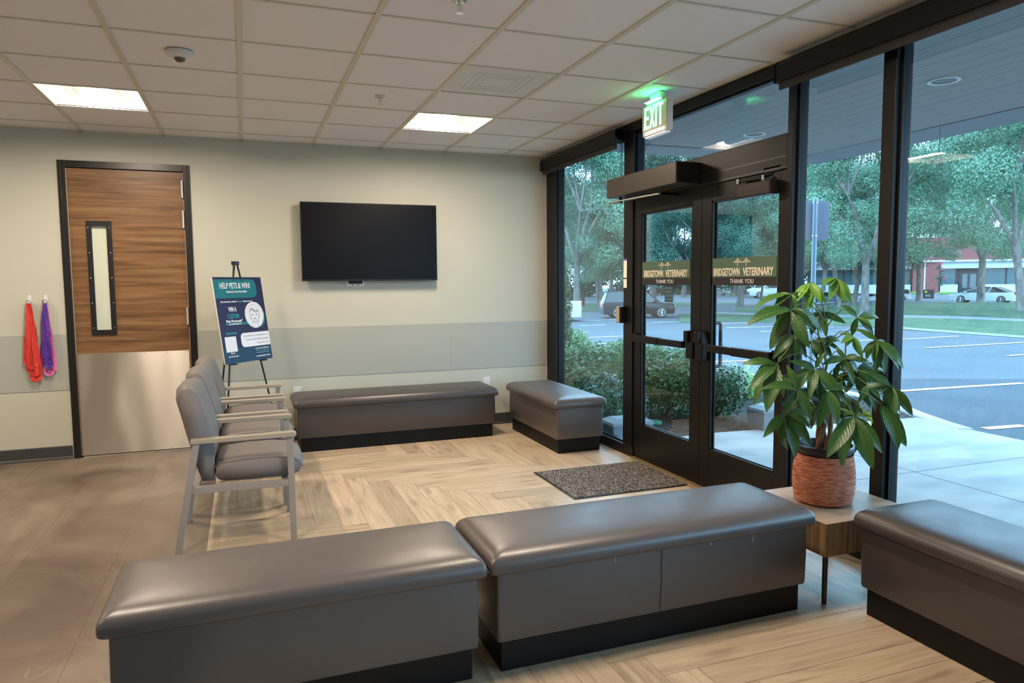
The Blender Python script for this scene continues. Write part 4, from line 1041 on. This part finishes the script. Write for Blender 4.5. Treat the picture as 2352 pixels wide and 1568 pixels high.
# ------------------------------------------------------------------ porch roof
m_soff = mat('grey_soffit_boards', (.20, .185, .18), .6, spec=.4); n, l, p = nodes_of(m_soff)
tc = n.new('ShaderNodeTexCoord'); sp = n.new('ShaderNodeSeparateXYZ'); l.new(tc.outputs['Object'], sp.inputs[0])
mm = n.new('ShaderNodeMath'); mm.operation = 'FRACT'; ms = n.new('ShaderNodeMath'); ms.operation = 'MULTIPLY'; ms.inputs[1].default_value = 1/.152
l.new(sp.outputs['X'], ms.inputs[0]); l.new(ms.outputs[0], mm.inputs[0])
cr = n.new('ShaderNodeValToRGB'); e = cr.color_ramp.elements; e[0].position = .0; e[0].color = (.05, .05, .05, 1); e[1].position = .035; e[1].color = (.30, .285, .275, 1); cr.color_ramp.interpolation = 'CONSTANT'
l.new(mm.outputs[0], cr.inputs[0]); l.new(cr.outputs[0], p.inputs['Base Color'])
struct('porch_ceiling', B().box(FX1, 5.60, -7, 2.62, 2.75, 2.80), m_soff)
m_trimp = mat('grey_porch_trim', (.20, .20, .215), .5)
struct('porch_trim', B().box(5.625, 5.70, -7, 2.72, 2.745, 2.80).box(FX1, 5.625, 2.645, 2.72, 2.745, 2.80), m_trimp)
struct('porch_fascia', B().box(5.725, 6.15, -7, 3.1, 2.75, 3.3).box(FX1, 5.725, 2.745, 3.1, 2.75, 3.3), m_trimp)
struct('porch_roof', B().box(FX1, 6.15, -7, 3.1, 3.3, 3.35).box(FX1, 6.15, -7, 3.1, 2.80, 2.82), mat('roof_dark', (.03, .03, .035), .8))
struct('facade_header', B().box(WX+.02, FX1+.02, YF, WY+.2, CH+.05, 3.4).box(WX+.0, FX1+.10, WY+.14, WY+.6, -.1, 3.4), mat('facade_grey', (.25, .25, .26), .7))
for (x, y, lb) in ((4.365, .075, 'round recessed downlight in the porch ceiling at far right'), (4.33, 1.91, 'round recessed downlight in the porch ceiling above the doors')):
    t = thing('porch_downlight', lb, 'downlight', (x, y, 2.75), group='recessed porch downlights')
    B().lathe([(.075, -.001), (.098, -.001), (.098, -.006), (.092, -.009), (.075, -.004)], 32, ring=True).build('trim_ring', m_white, t, smooth=True)
    B().lathe([(.075, -.002), (.060, -.0015), (.0, -.0012)], 32).build('reflector', mat('downlight_cup', (.12, .13, .13), .4, metal=.2), t, smooth=True)
c_ = at(2160, 286, 'z', 2.75)
t = thing('hanging_cable', 'looped grey cable hanging from the porch ceiling at far right', 'cable', c_)
B().tube([(0, 0, 0), (.0, 0, -.14), (.0, .004, -.20), (.03, .01, -.24), (.045, 0, -.30), (.03, -.01, -.35), (.008, 0, -.33), (.0, 0, -.22), (-.02, .01, -.27), (-.03, 0, -.33), (-.012, 0, -.35)], .005, 8).build('cable', mat('grey_cable', (.22, .22, .22), .5), t, smooth=True)

# ------------------------------------------------------------------ plants outside
def leaves_mesh(name, blobs, n_, size, m, seed, shell=.55, parent=None, droop=.3, asp=.55):
    rnd = random.Random(seed); b = B(); tot = sum(r_[3]**2 for r_ in blobs)
    vs, fs, tones = [], [], []
    for (cx_, cy_, cz_, r_) in blobs:
        k = int(n_*r_*r_/tot); tb = rnd.random()*.35
        for _ in range(k):
            th = rnd.uniform(0, 2*math.pi); u = rnd.uniform(-1, 1); q = math.sqrt(1-u*u)
            d = Vector((q*math.cos(th), q*math.sin(th), u)); rad = r_*(shell+(1-shell)*rnd.random()**.6)
            rad *= 1+.28*noise.noise(Vector((cx_, cy_, cz_))+d*2.2)
            c = Vector((cx_, cy_, cz_))+Vector((d.x*rad, d.y*rad, d.z*rad*.78))
            nr = (d+Vector((rnd.uniform(-1, 1), rnd.uniform(-1, 1), rnd.uniform(-.6, 1)))*.8).normalized()
            t1 = nr.cross(Vector((rnd.uniform(-1, 1), rnd.uniform(-1, 1), rnd.uniform(-1, 1)))).normalized(); t2 = nr.cross(t1)
            s = size*rnd.uniform(.6, 1.3); i0 = len(vs)
            vs += [c-t1*s*.5, c-t2*s*asp*.5+nr*s*.06, c+t1*s*.5, c+t2*s*asp*.5+nr*s*.06]; fs.append((i0, i0+1, i0+2, i0+3)); tones.append(min(1, tb+rnd.random()*.65))
    me = bpy.data.meshes.new(name); me.from_pydata([tuple(v) for v in vs], [], fs); me.update()
    a_ = me.attributes.new('tone', 'FLOAT', 'FACE'); a_.data.foreach_set('value', tones); me.materials.append(m)
    o = bpy.data.objects.new(name, me); C.objects.link(o); o.parent = parent
    return o
m_bush = m_leaf_('bush_leaf', (.025, .085, .022), (.15, .30, .08), .35, .25); m_bush2 = m_leaf_('dark_bush_leaf', (.014, .05, .022), (.065, .16, .055), .35, .2)
m_treeA = m_leaf_('tree_leaf', (.045, .13, .085), (.21, .37, .23), .5, .3); m_treeB = m_leaf_('dark_tree_leaf', (.022, .072, .055), (.085, .19, .125), .5, .3)
m_conif = m_leaf_('conifer_leaf', (.018, .055, .02), (.06, .13, .045), .6, .1); m_lime = m_leaf_('lime_leaf', (.14, .34, .04), (.35, .55, .12), .5, .3)
m_pinkl = m_leaf_('pink_blossom', (.45, .04, .10), (.7, .14, .25), .6, .2)
m_bark = mat('grey_bark', (.10, .085, .075), .9, var=(6, (.21, .19, .17), 5, (1, 1, .3)), bump=(12, .8, .04)); m_twig = mat('shrub_twig', (.06, .045, .03), .9)
def shrub(label, px, py, d, r_, h_, m, seed, n_=9000, size=.05, name='leafy_shrub', group=None):
    g = dep(px, py, d); g.z = -.045
    t = thing(name, label, 'shrub', g, group=group); rnd = random.Random(seed)
    bl = [(0, 0, h_*.55, r_*.8)]+[(0, 0, h_*.28, r_*.75)]+[(math.cos(a)*r_*.5*rnd.uniform(.6, 1.1), math.sin(a)*r_*.5, h_*rnd.uniform(.35, .78), r_*rnd.uniform(.38, .58)) for a in [k*.9 for k in range(9)]]
    leaves_mesh('foliage', bl, n_, size, m, seed, .45, t)
    b = B()
    for k in range(6):
        a = k*1.05; b.tube([(0, 0, 0), (math.cos(a)*r_*.25, math.sin(a)*r_*.25, h_*.35), (math.cos(a)*r_*.5, math.sin(a)*r_*.5, h_*.7)], [.012, .009, .004], 5)
    b.build('twigs', m_twig, t)
    return t
HG = 'clipped green shrubs in the bed outside'
shrub('bright green shrub outside at left end of the first window', 1325, 940, 8.3, .52, .80, m_bush, 1, group=HG)
shrub('bright green shrub outside behind the post left of doors', 1432, 940, 8.2, .54, .82, m_bush, 2, group=HG)
shrub('bright green shrub seen through the left glass door', 1535, 940, 8.0, .52, .80, m_bush, 3, group=HG)
shrub('low dark shrub in front of the hedge outside the first window', 1400, 960, 7.2, .40, .55, m_bush2, 6, group=HG)  # takes the darker leaf colour
shrub('dark green round shrub seen low through the right glass door', 1648, 930, 7.7, .36, .62, m_bush2, 4, n_=4200, size=.045, group=HG)
shrub('small bush rising above the hedge at the far left', 1312, 850, 10.5, .36, .95, m_bush, 7, n_=2500, size=.05)
shrub('small lime green plant in the mulch beside the grey box', 1752, 975, 7.3, .17, .24, m_lime, 8, n_=500, size=.07, name='lime_plant')
shrub('small lime plant seen beyond the round shrub', 1712, 930, 9.0, .22, .34, m_lime, 11, n_=500, size=.06, name='lime_plant')
g = dep(1700, 900, 8.6); g.z = -.045
t = thing('ornamental_grass', 'pale arching grass clump behind the dark round shrub', 'grass clump', g); rnd = random.Random(3); b = B()
for k in range(170):
    a = rnd.uniform(0, 6.28); L_ = rnd.uniform(.3, .62); r_ = rnd.uniform(.08, .4)
    pts = [Vector((math.cos(a)*r_*q**1.3, math.sin(a)*r_*q**1.3, L_*(1.6*q-.75*q*q))) for q in (0, .25, .5, .75, 1)]
    sd = Vector((-math.sin(a), math.cos(a), 0))*.005
    for i in range(4): b.quad(pts[i]-sd, pts[i]+sd, pts[i+1]+sd*.7, pts[i+1]-sd*.7, tone=rnd.random())
b.build('blades', m_leaf_('pale_blade', (.30, .42, .22), (.55, .65, .45), .5, .3), t)
g = dep(1284, 900, 9.4); g.z = -.045
t = thing('columnar_conifer', 'dark narrow conifer outside at the left edge of the window', 'tree', g)
leaves_mesh('foliage', [(0, 0, .2+k*.16, .17*math.sin(math.pi*min(1, (k+2.5)/14))**.7+.02) for k in range(12)], 9000, .05, m_conif, 12, .5, t, asp=.3)
B().tube([(0, 0, 0), (0, 0, 1.8)], [.03, .01], 8).build('trunk', m_bark, t)
def greybox(label, px, py, wd):
    c = at(px, py, 'z', -.045); t = thing('bevelled_box', label, 'box', c, R(-2), group='grey bevelled boxes in the planting bed')
    m_ = mat('grey_blue_box', (.14, .155, .17), .5)
    B().box(-wd/2, wd/2, 0, .26, 0, .20).build('body', m_, t, bevel=.006)
    b = B(); loft(b, [[(-wd/2-.008, -.008, .20), (wd/2+.008, -.008, .20), (wd/2+.008, .268, .20), (-wd/2-.008, .268, .20)], [(-wd/2+.0, -.0, .225), (wd/2, -.0, .225), (wd/2, .26, .225), (-wd/2, .26, .225)], [(-wd/2+.06, .06, .258), (wd/2-.06, .06, .258), (wd/2-.06, .20, .258), (-wd/2+.06, .20, .258)]])
    b.build('lid', m_, t)
    B().lathe([(0, .255), (.010, .258), (.007, .268), (.014, .275), (.014, .284), (0, .292)], 14, (-.03, .12, 0)).build('knob', m_black, t, smooth=True)
greybox('low grey box with black knob outside below the left door sign', 1455, 1027, .40)
greybox('low grey box with black knob outside behind the potted plant', 1795, 992, .42)
t = thing('valve_cover', 'round green valve cover in the mulch behind the grey box', 'valve cover', at(1502, 972, 'z', -.04))
B().lathe([(0, .0), (.085, 0), (.085, .02), (.075, .028), (0, .028)], 28).build('lid', mat('green_plastic', (.05, .22, .12), .5), t, smooth=True)
# sign post by the stalls
g = dep(1861, 900, 8.8); g.z = -.14
t = thing('sign_post', 'grey steel post with the back of a blank metal sign outside', 'sign post', g)
B().lathe([(0, 0), (.028, 0), (.028, 2.53), (0, 2.53)], 16).build('pole', mat('galvanised_steel', (.20, .23, .27), .5, metal=.2), t, smooth=True)
B().lathe([(.034, 2.50), (.034, 2.54), (.022, 2.56), (0, 2.565)], 16).build('cap', MATS['galvanised_steel'], t, smooth=True)
pn = B().prism([(-.14, 2.06), (-.155, 2.075), (-.155, 2.505), (-.14, 2.52), (.14, 2.52), (.155, 2.505), (.155, 2.075), (.14, 2.06)], .030, .033, 'y').build('panel', mat('sign_back', (.20, .22, .27), .5, metal=.2), t)
pn.rotation_euler = (0, 0, R(-38)); pn.location = (.02, .01, 0)
for z_ in (2.10, 2.49):
    B().lathe([(.029, z_), (.032, z_), (.032, z_+.012), (.029, z_+.012)], 16, ring=True).build('clamp', m_steel, t)
# ------------------------------------------------------------------ trees
def tree_proto(tn, seed, crown_r, trunk_h, height, n_leaf, leaf, m, lean=0, tr=.22, forks=4):
    rnd = random.Random(seed); t = thing(tn, '', 'tree')
    b = B(); top = Vector((lean*.5, 0, trunk_h))
    b.tube([(0, 0, -.3), (.0, 0, .15), (lean*.2, 0, trunk_h*.5), top], [tr*1.2, tr*.86, tr*.7, tr*.66], 12)
    blobs = []
    for k in range(forks):
        a = 2*math.pi*k/forks+rnd.uniform(-.4, .4); r1 = crown_r*rnd.uniform(.30, .5); z1 = trunk_h+(height-trunk_h)*rnd.uniform(.30, .45)
        p1 = Vector((lean+math.cos(a)*r1, math.sin(a)*r1, z1)); mid = top.lerp(p1, .5)+Vector((0, 0, .3))
        b.tube([top-Vector((0, 0, .15)), mid, p1], [tr*.5, tr*.36, tr*.24], 8)
        for q in range(4):
            a2 = a+rnd.uniform(-1.1, 1.1); r2 = crown_r*rnd.uniform(.55, .88); z2 = trunk_h+(height-trunk_h)*rnd.uniform(.10, .92)
            if q == 3: r2 *= .35; z2 = height*.88
            p2 = Vector((lean+math.cos(a2)*r2, math.sin(a2)*r2, z2)); m2 = p1.lerp(p2, .5)+Vector((0, 0, .25))
            b.tube([p1, m2, p2], [tr*.28, tr*.18, tr*.07], 6)
            blobs.append((p2.x, p2.y, p2.z, crown_r*rnd.uniform(.24, .36)))
            blobs.append((m2.x, m2.y, m2.z+.4, crown_r*rnd.uniform(.18, .28)))
    b.build('trunk', m_bark, t, smooth=True)
    for k in range(9):
        a = rnd.uniform(0, 6.28); r_ = crown_r*rnd.uniform(.3, .95); blobs.append((lean+math.cos(a)*r_, math.sin(a)*r_, trunk_h+(height-trunk_h)*rnd.uniform(.02, .30), crown_r*rnd.uniform(.14, .22)))
    leaves_mesh('foliage', blobs, n_leaf, leaf, m, seed, .35, t, asp=.7)
    return t
protoA = tree_proto('broadleaf_tree', 31, 4.6, 2.6, 11, 62000, .105, m_treeA, tr=.26)
protoB = tree_proto('slender_tree', 47, 4.2, 3.0, 10, 60000, .105, m_treeA, lean=.8, tr=.22, forks=3)
protoC = tree_proto('dark_oak_tree', 63, 4.8, 2.4, 9.5, 75000, .105, m_treeB, lean=-.6, tr=.26)
used = set()
TG = 'trees beyond the parking lot'
def tree(proto, label, px, py, sc, rz, d=None):
    if d is None: g = gnd(px, py)
    else:
        g = dep(px, py, d); g.z = H(g.x, g.y)
    if proto.name not in used: used.add(proto.name); o = proto
    else: o = copy_tree(proto)
    o.location = g; o.scale = (sc, sc, sc); o.rotation_euler = (0, 0, R(rz)); o['label'] = label; o['group'] = TG; return o
TR = [(protoA, 'thick pale forked tree trunk right of the sign post', 1985, 722, .95, 20, None),
      (protoB, 'slimmer grey tree just left of the thick forked trunk', 1925, 712, .92, 160, None),
      (protoA, 'forked tree standing in front of the parked white sedan', 2252, 699, 1.05, 200, None),
      (protoB, 'tree with trunk cut by the right edge of photo', 2346, 722, .98, 90, None),
      (protoC, 'dark leaning tree seen through the right glass door', 1600, 728, .80, 250, None),
      (protoB, 'pale forked tree behind the black car in first window', 1405, 700, 1.0, 70, None),
      (protoA, 'slim pale tree near the left side of the black car', 1372, 699, .80, 300, None),
      (protoB, 'young thin tree in front of the white pickup', 1747, 700, .62, 10, None),
      (protoC, 'tree behind the thick forked trunk, brownish and slim', 1962, 698, .85, 120, None),
      (protoA, 'tall tree filling the upper part of the first window', 1325, 700, 1.3, 140, 52),
      (protoC, 'bushy tree behind the left glass door sign', 1500, 690, 1.5, 40, 60),
      (protoB, 'bushy tree behind the right glass door', 1700, 690, 1.5, 330, 58),
      (protoA, 'bushy tree beyond the post right of the doors', 1830, 690, 1.35, 80, 55),
      (protoC, 'dense tree behind the sign post in the distance', 1890, 680, 1.2, 200, 75),
      (protoB, 'tree above the brick building roof at left', 2110, 690, 1.0, 210, 50),
      (protoA, 'tree at the far right beyond the white sedan', 2420, 690, 1.2, 30, 56),
      (protoC, 'dark background tree in the middle of first window', 1380, 680, 1.5, 0, 88),
      (protoC, 'dark background tree behind the left door', 1570, 680, 1.5, 100, 92),
      (protoC, 'dark background tree behind the right door', 1690, 680, 1.5, 200, 95),
      (protoC, 'dark background tree left of the brick building', 1830, 680, 1.5, 300, 98),
      (protoC, 'dark background tree at the far left of view', 1270, 680, 1.5, 50, 80),
      (protoA, 'tall tree behind the brick building', 2180, 670, 1.35, 60, 100),
      (protoB, 'tall tree behind the right part of brick building', 2330, 670, 1.35, 160, 98)]
for a_ in TR: tree(*a_)
# low dark thicket along the far boundary
for k, (px, d) in enumerate(((1290, 95), (1420, 100), (1520, 104), (1640, 108), (1760, 108), (1870, 112))):
    g = dep(px, 690, d); g.z = H(g.x, g.y); t = thing('boundary_thicket', ['dark thicket far behind the left edge of first window', 'dark thicket far behind the black car', 'dark thicket far behind the left door sign', 'dark thicket far behind the right door edge', 'dark thicket far behind the white pickup', 'dark thicket far behind the sign post'][k], 'shrub', g, group='far thickets')
    leaves_mesh('foliage', [(q*2.2-5, (q % 2)*1.5, 1.2+(q % 3)*1.2, 2.2) for q in range(6)], 5000, .45, m_treeB, 80+k, .3, t)
# ------------------------------------------------------------------ cars
m_carglass = mat('car_glass', (.02, .03, .035), .12, spec=.6); m_tyre = mat('tyre', (.012, .012, .012), .8); m_rim = mat('alloy_rim', (.55, .56, .58), .3, metal=.8)
m_head = mat('headlamp', (.7, .72, .75), .15); m_tail = mat('tail_lamp', (.5, .02, .015), .25)
PROF = {  # (length, width, height), lower body outline x-z, glasshouse (x positions) bottom and top
 'suv': (4.8, 1.9, 1.78, [(-2.36, .40), (-2.40, .70), (-2.34, 1.05), (2.05, 1.00), (2.30, .92), (2.38, .70), (2.34, .36)], [(-2.30, 1.05), (-2.05, 1.70), (.45, 1.76), (1.35, 1.03)]),
 'sedan': (4.8, 1.85, 1.45, [(-2.36, .40), (-2.40, .70), (-2.30, .95), (1.35, .90), (2.10, .76), (2.38, .62), (2.36, .28)], [(-2.0, .94), (-1.05, 1.36), (.05, 1.42), (1.45, .88)]),
 'pickup': (5.4, 1.95, 1.8, [(-2.68, .50), (-2.70, .80), (-2.66, 1.12), (1.95, 1.10), (2.45, 1.02), (2.66, .85), (2.66, .42)], [(-1.05, 1.12), (-.85, 1.74), (.45, 1.78), (1.15, 1.10)])}
def bearing(g): return math.degrees(math.atan2(g.y-CAM.y, g.x-CAM.x))
def car(label, kind, col, px, py, pxlen, rel, cat='car'):
    g = gnd(px, py); Ln, Wd, Ht, low, gh = PROF[kind]
    base = math.degrees(math.atan2(rt.y, rt.x)); dist = (g-CAM).dot(fwd)
    az = bearing(g) - 90     # side-on heading at that bearing
    app = abs(Ln*math.cos(R(rel)))+abs(Wd*math.sin(R(rel))); sc = pxlen*dist/FPX/app
    t = thing({'suv': 'sport_utility_car', 'sedan': 'sedan_car', 'pickup': 'pickup_truck'}[kind], label, cat, g, R(az+rel)); t.scale = (sc, sc, sc)
    m = mat('car_paint_%d_%d_%d' % tuple(int(c*100) for c in col), col, .3, spec=.4, coat=.3 if col[0] > .3 else 0)
    pts = low+[(1.95*Ln/4.8, .26)]; b = B(); rings = []
    lo = [(low[0][0], .26)]+low[:]+[(low[-1][0]-.1, .26)]
    for y, k in ((-1, .0), (-.97, .6), (-.85, 1), (.85, 1), (.97, .6), (1, .0)):
        q = 1-.03*(1-k)
        rings.append([(x*q, y*Wd/2, .28+(z-.28)*(1-.05*(1-k))) for x, z in lo])
    loft(b, rings); b.build('body', m, t, smooth=True)
    b = B(); rings = []
    for y, k in ((-.93, 0), (-.72, 1), (.72, 1), (.93, 0)):
        rings.append([(x, y*Wd/2, z if k else gh[0][1]+(z-gh[0][1])*.02) for x, z in gh])
    b2 = B(); zr = gh[1][1]
    loft(b, [[(x, y*Wd/2*(1 if z < 1.2 else .80), z) for x, z in gh] for y in (-.95, .95)]); b.build('windows', m_carglass, t)
    B().add([(gh[1][0]-.05, -.38*Wd, zr), (gh[2][0]+.05, -.38*Wd, gh[2][1]), (gh[2][0]+.05, .38*Wd, gh[2][1]), (gh[1][0]-.05, .38*Wd, zr)]+[(gh[1][0]+.1, -.30*Wd, zr+.05), (gh[2][0]-.1, -.30*Wd, gh[2][1]+.05), (gh[2][0]-.1, .30*Wd, gh[2][1]+.05), (gh[1][0]+.1, .30*Wd, zr+.05)],
            [(3, 2, 1, 0), (4, 5, 6, 7), (0, 1, 5, 4), (1, 2, 6, 5), (2, 3, 7, 6), (3, 0, 4, 7)]).build('roof', m, t, bevel=.02)
    b = B()
    for s in (-1, 1):
        for (x0_, z0_), (x1_, z1_) in ((gh[0], gh[1]), (gh[3], gh[2]), ((gh[0][0]*.45+gh[3][0]*.45-.25, gh[0][1]), (gh[1][0]*.5+gh[2][0]*.5-.2, gh[1][1]))):
            b.tube([(x0_, s*Wd*.478, z0_), (x1_, s*Wd*.383, z1_)], 0, sq=(.07, .05))
    b.build('pillars', m, t)
    for sx in (-1, 1):
        for s in (-1, 1):
            x = sx*Ln*.30; r_ = .37 if kind != 'sedan' else .34
            wl = B().lathe([(0, -.11), (r_*.9, -.11), (r_, -.08), (r_, .08), (r_*.9, .11), (0, .11)], 24, (x, s*(Wd/2-.10), r_), 'y').build('wheel', m_tyre, t, smooth=True)
            b = B()
            for k in range(5):
                a = R(72*k); b.tube([(x, s*(Wd/2+.012), r_), (x+math.cos(a)*r_*.62, s*(Wd/2+.010), r_+math.sin(a)*r_*.62)], 0, sq=(.07, .02))
            b.lathe([(r_*.60, -.01), (r_*.66, -.01), (r_*.66, .012), (r_*.60, .012)], 24, (x, s*(Wd/2+.005), r_), 'y', ring=True); b.build('rim', m_rim, wl)
    b = B(); xf = low[-2][0]
    for s in (-1, 1): b.box(xf-.16, xf+.0, s*Wd*.36-.17, s*Wd*.36+.17, low[-2][1]-.02, low[-2][1]+.12)
    b.build('headlamps', m_head, t, bevel=.02); b = B(); xr = low[1][0]
    for s in (-1, 1): b.box(xr-.012, xr+.14, s*Wd*.42-.09, s*Wd*.42+.09, low[1][1]+.02, low[1][1]+.27)
    b.build('tail_lamps', m_tail, t, bevel=.015)
    B().box(xf-.05, xf+.035, -.55, .55, .42, .62).build('grille', m_black, t)
    b = B()
    for s in (-1, 1): b.box(gh[3][0]-.42, gh[3][0]-.24, s*Wd/2-.02, s*(Wd/2+.12)+.02, gh[3][1]+.02, gh[3][1]+.16)
    b.build('mirrors', m, t, bevel=.02)
    return t
WHITE = (.50, .51, .52)
car('black sport utility car parked side-on behind the left door', 'suv', (.015, .010, .014), 1462, 729, 176, 12)
car('white pickup seen only by its tail at far left', 'pickup', WHITE, 1228, 737, 222, 176)
car('white sedan parked beneath the tree at far right', 'sedan', WHITE, 2258, 696, 138, 168)
car('white pickup truck seen between the right door sign and plant', 'pickup', WHITE, 1775, 684, 118, 192)
car('white boxy car partly hidden by the post at right', 'suv', WHITE, 2052, 689, 72, 175)
car('white small car at the left edge of the right door glass', 'suv', WHITE, 1648, 678, 46, 15)
car('red car above the hedge in the distance', 'sedan', (.45, .01, .02), 1706, 672, 46, 10)
car('white sedan below the left door sign', 'sedan', WHITE, 1574, 676, 58, 170)
car('dark red car below the left door sign', 'sedan', (.08, .01, .02), 1512, 677, 62, 5)
car('blue-grey car behind the top leaves of the potted plant', 'sedan', (.10, .14, .22), 1898, 698, 96, 5)
car('white sedan behind the thick forked trunk', 'sedan', WHITE, 2000, 692, 62, 180)
car('pale car above the black roadside sign', 'sedan', (.4, .42, .46), 1330, 678, 46, 0)
car('small white car in the far left distance', 'suv', WHITE, 1350, 672, 16, 20)
car('dark car cut by the right edge beyond the tree', 'suv', (.03, .03, .035), 2372, 690, 60, 0)
# dark monument sign with white bridge emblem
g = gnd(1326, 704); dd = (g-CAM).dot(fwd); az = bearing(g)-90; u = dd/FPX
t = thing('monument_sign', 'black roadside sign with white bridge emblem at far left', 'sign', g, R(az))
B().box(-19*u, 17*u, 0, 2*u, 0, 30*u).build('panel', mat('black_sign', (.015, .016, .02), .5), t)
b = B()
for s in (-1, 1):
    cx_ = s*3.5*u; b.box(cx_-.3*u, cx_+.3*u, -.02, 0, 14*u, 21*u)
    for q in (-1, 1): b.tube([(cx_, -.02, 21*u), (cx_+q*3.3*u, -.02, 17.5*u)], .22*u, 4)
b.box(-8*u, 8*u, -.02, 0, 16.6*u, 17.4*u)
b.build('bridge_emblem', m_whitel, t)
b = B(); [b.box(-8*u+k*2.1*u, -6.5*u+k*2.1*u, -.02, 0, 7*u, 10.5*u) for k in range(8)]; b.build('pale_lettering', mat('grey_lettering', (.4, .42, .45), .5), t)
g = gnd(2132, 685); dd = (g-CAM).dot(fwd); az = bearing(g)-90; u = dd/FPX
t = thing('monument_sign', 'small black sign with yellow mark before the brick building', 'sign', g, R(az))
B().box(-11*u, 11*u, 0, 2*u, 0, 20*u).build('panel', mat('black_sign'), t)
B().lathe([(0, -.03), (2.6*u, -.03), (2.6*u, 0)], 20, (-5*u, 0, 15*u), 'y').build('yellow_mark', mat('yellow_print', (.5, .55, .05), .5), t)
B().box(-6*u, 4*u, -.03, 0, 7.5*u, 9*u).box(-6*u, 6*u, -.03, 0, 4.5*u, 6*u).build('pale_lettering', mat('grey_lettering'), t)
# brick office building
d_ = 76; g = dep(2200, 672, d_); g.z = H(g.x, g.y)-.1; u = d_/FPX; base_z = g.z
t = thing('office_building', 'red brick single-storey office building across the parking lot', 'building', g, R(bearing(g)-90+6))
def Z(py): return CAM.z+(638-py)*u-base_z
def X(px): return (px-2200)*u
m_brick = mat('red_brick', (.30, .075, .07), .85); n, l, p = nodes_of(m_brick)
tc = n.new('ShaderNodeTexCoord'); mp = n.new('ShaderNodeMapping'); mp.inputs['Rotation'].default_value = (R(90), 0, 0); br = n.new('ShaderNodeTexBrick'); l.new(tc.outputs['Object'], mp.inputs[0]); l.new(mp.outputs[0], br.inputs[0])
br.inputs['Scale'].default_value = 3; br.inputs['Color1'].default_value = (.30, .075, .07, 1); br.inputs['Color2'].default_value = (.24, .06, .06, 1); br.inputs['Mortar'].default_value = (.30, .14, .13, 1); l.new(br.outputs[0], p.inputs['Base Color'])
B().box(X(1880), X(2460), 0, 14, Z(599), Z(545)).build('brick_parapet', m_brick, t)
m_pale = mat('pale_render', (.62, .66, .70), .7)
B().box(X(1880), X(2460), -.15, .3, Z(602), Z(598)).box(X(1880), X(2105), .2, .6, Z(617), Z(602)).box(X(2165), X(2460), .2, .6, Z(617), Z(602)).box(X(1880), X(2105), .3, .7, Z(675), Z(654)).box(X(2165), X(2200), .3, .7, Z(675), Z(654)).box(X(2245), X(2460), .3, .7, Z(675), Z(654)).build('pale_bands', m_pale, t)
B().box(X(2108), X(2162), 0, .7, Z(676), Z(602)).build('brick_pier', m_brick, t)
B().box(X(2131), X(2134), -.04, .0, Z(672), Z(602)).build('downpipe', m_pale, t)
m_bg = mat('teal_window_glass', (.03, .085, .095), .15, spec=.6)
b_ = [(1885, 1960), (1962, 2040), (2042, 2104), (2166, 2196), (2248, 2292), (2294, 2345), (2347, 2400), (2402, 2455)]
for xa, xb in b_: B().box(X(xa)+.05, X(xb)-.05, .75, .8, Z(654), Z(617)).build('window', m_bg, t)
B().box(X(1880), X(2460), .8, 13.9, Z(676), Z(599)).build('core_wall', mat('dark_mullion', (.03, .035, .045), .5), t)
dr = B().box(X(2203), X(2240), .7, .76, Z(675), Z(617)).build('entrance', MATS['dark_mullion'], t)
B().box(X(2209), X(2219), .66, .7, Z(662), Z(630)).box(X(2224), X(2236), .66, .7, Z(662), Z(630)).build('door_pane', mat('door_pane_glass', (.12, .15, .16), .2), dr)
b = B()
for px in (2121, 2146, 2330): 
    for py in (573, 589): b.box(X(px)-.12, X(px)+.12, -.03, 0, Z(py)-.12, Z(py)+.12)
b.build('pale_squares', m_pale, t)
g = dep(2157, 668, 73); g.z = H(g.x, g.y)
t = thing('flowering_shrub', 'pink flowering shrub beside the brick pier', 'shrub', g)
leaves_mesh('foliage', [(0, 0, 1.6, .5), (.3, 0, 2.3, .4), (-.3, 0, 2.6, .35), (.1, 0, .9, .4)], 500, .13, m_treeB, 5, .2, t); leaves_mesh('blossom', [(.3, -.2, 1.5, .35), (-.35, -.2, 3.0, .35), (0, -.2, 2.5, .3)], 200, .13, m_pinkl, 6, .2, t)
for px, w_, lb in ((2095, 26, 'low pale green planting left of the small black sign'), (2170, 30, 'low bright planting right of the small black sign'), (1690, 26, 'pale hedge clump beside the red car')):
    g = gnd(px, 676 if px > 1800 else 678); dd = (g-CAM).dot(fwd); u_ = dd/FPX
    t = thing('low_planting', lb, 'shrub', g, group='low planting beds across the lot'); leaves_mesh('foliage', [((q-2.5)*w_*u_/4, 0, 3*u_, 5*u_) for q in range(6)], 900, 1.6*u_, m_lime, px, .3, t)
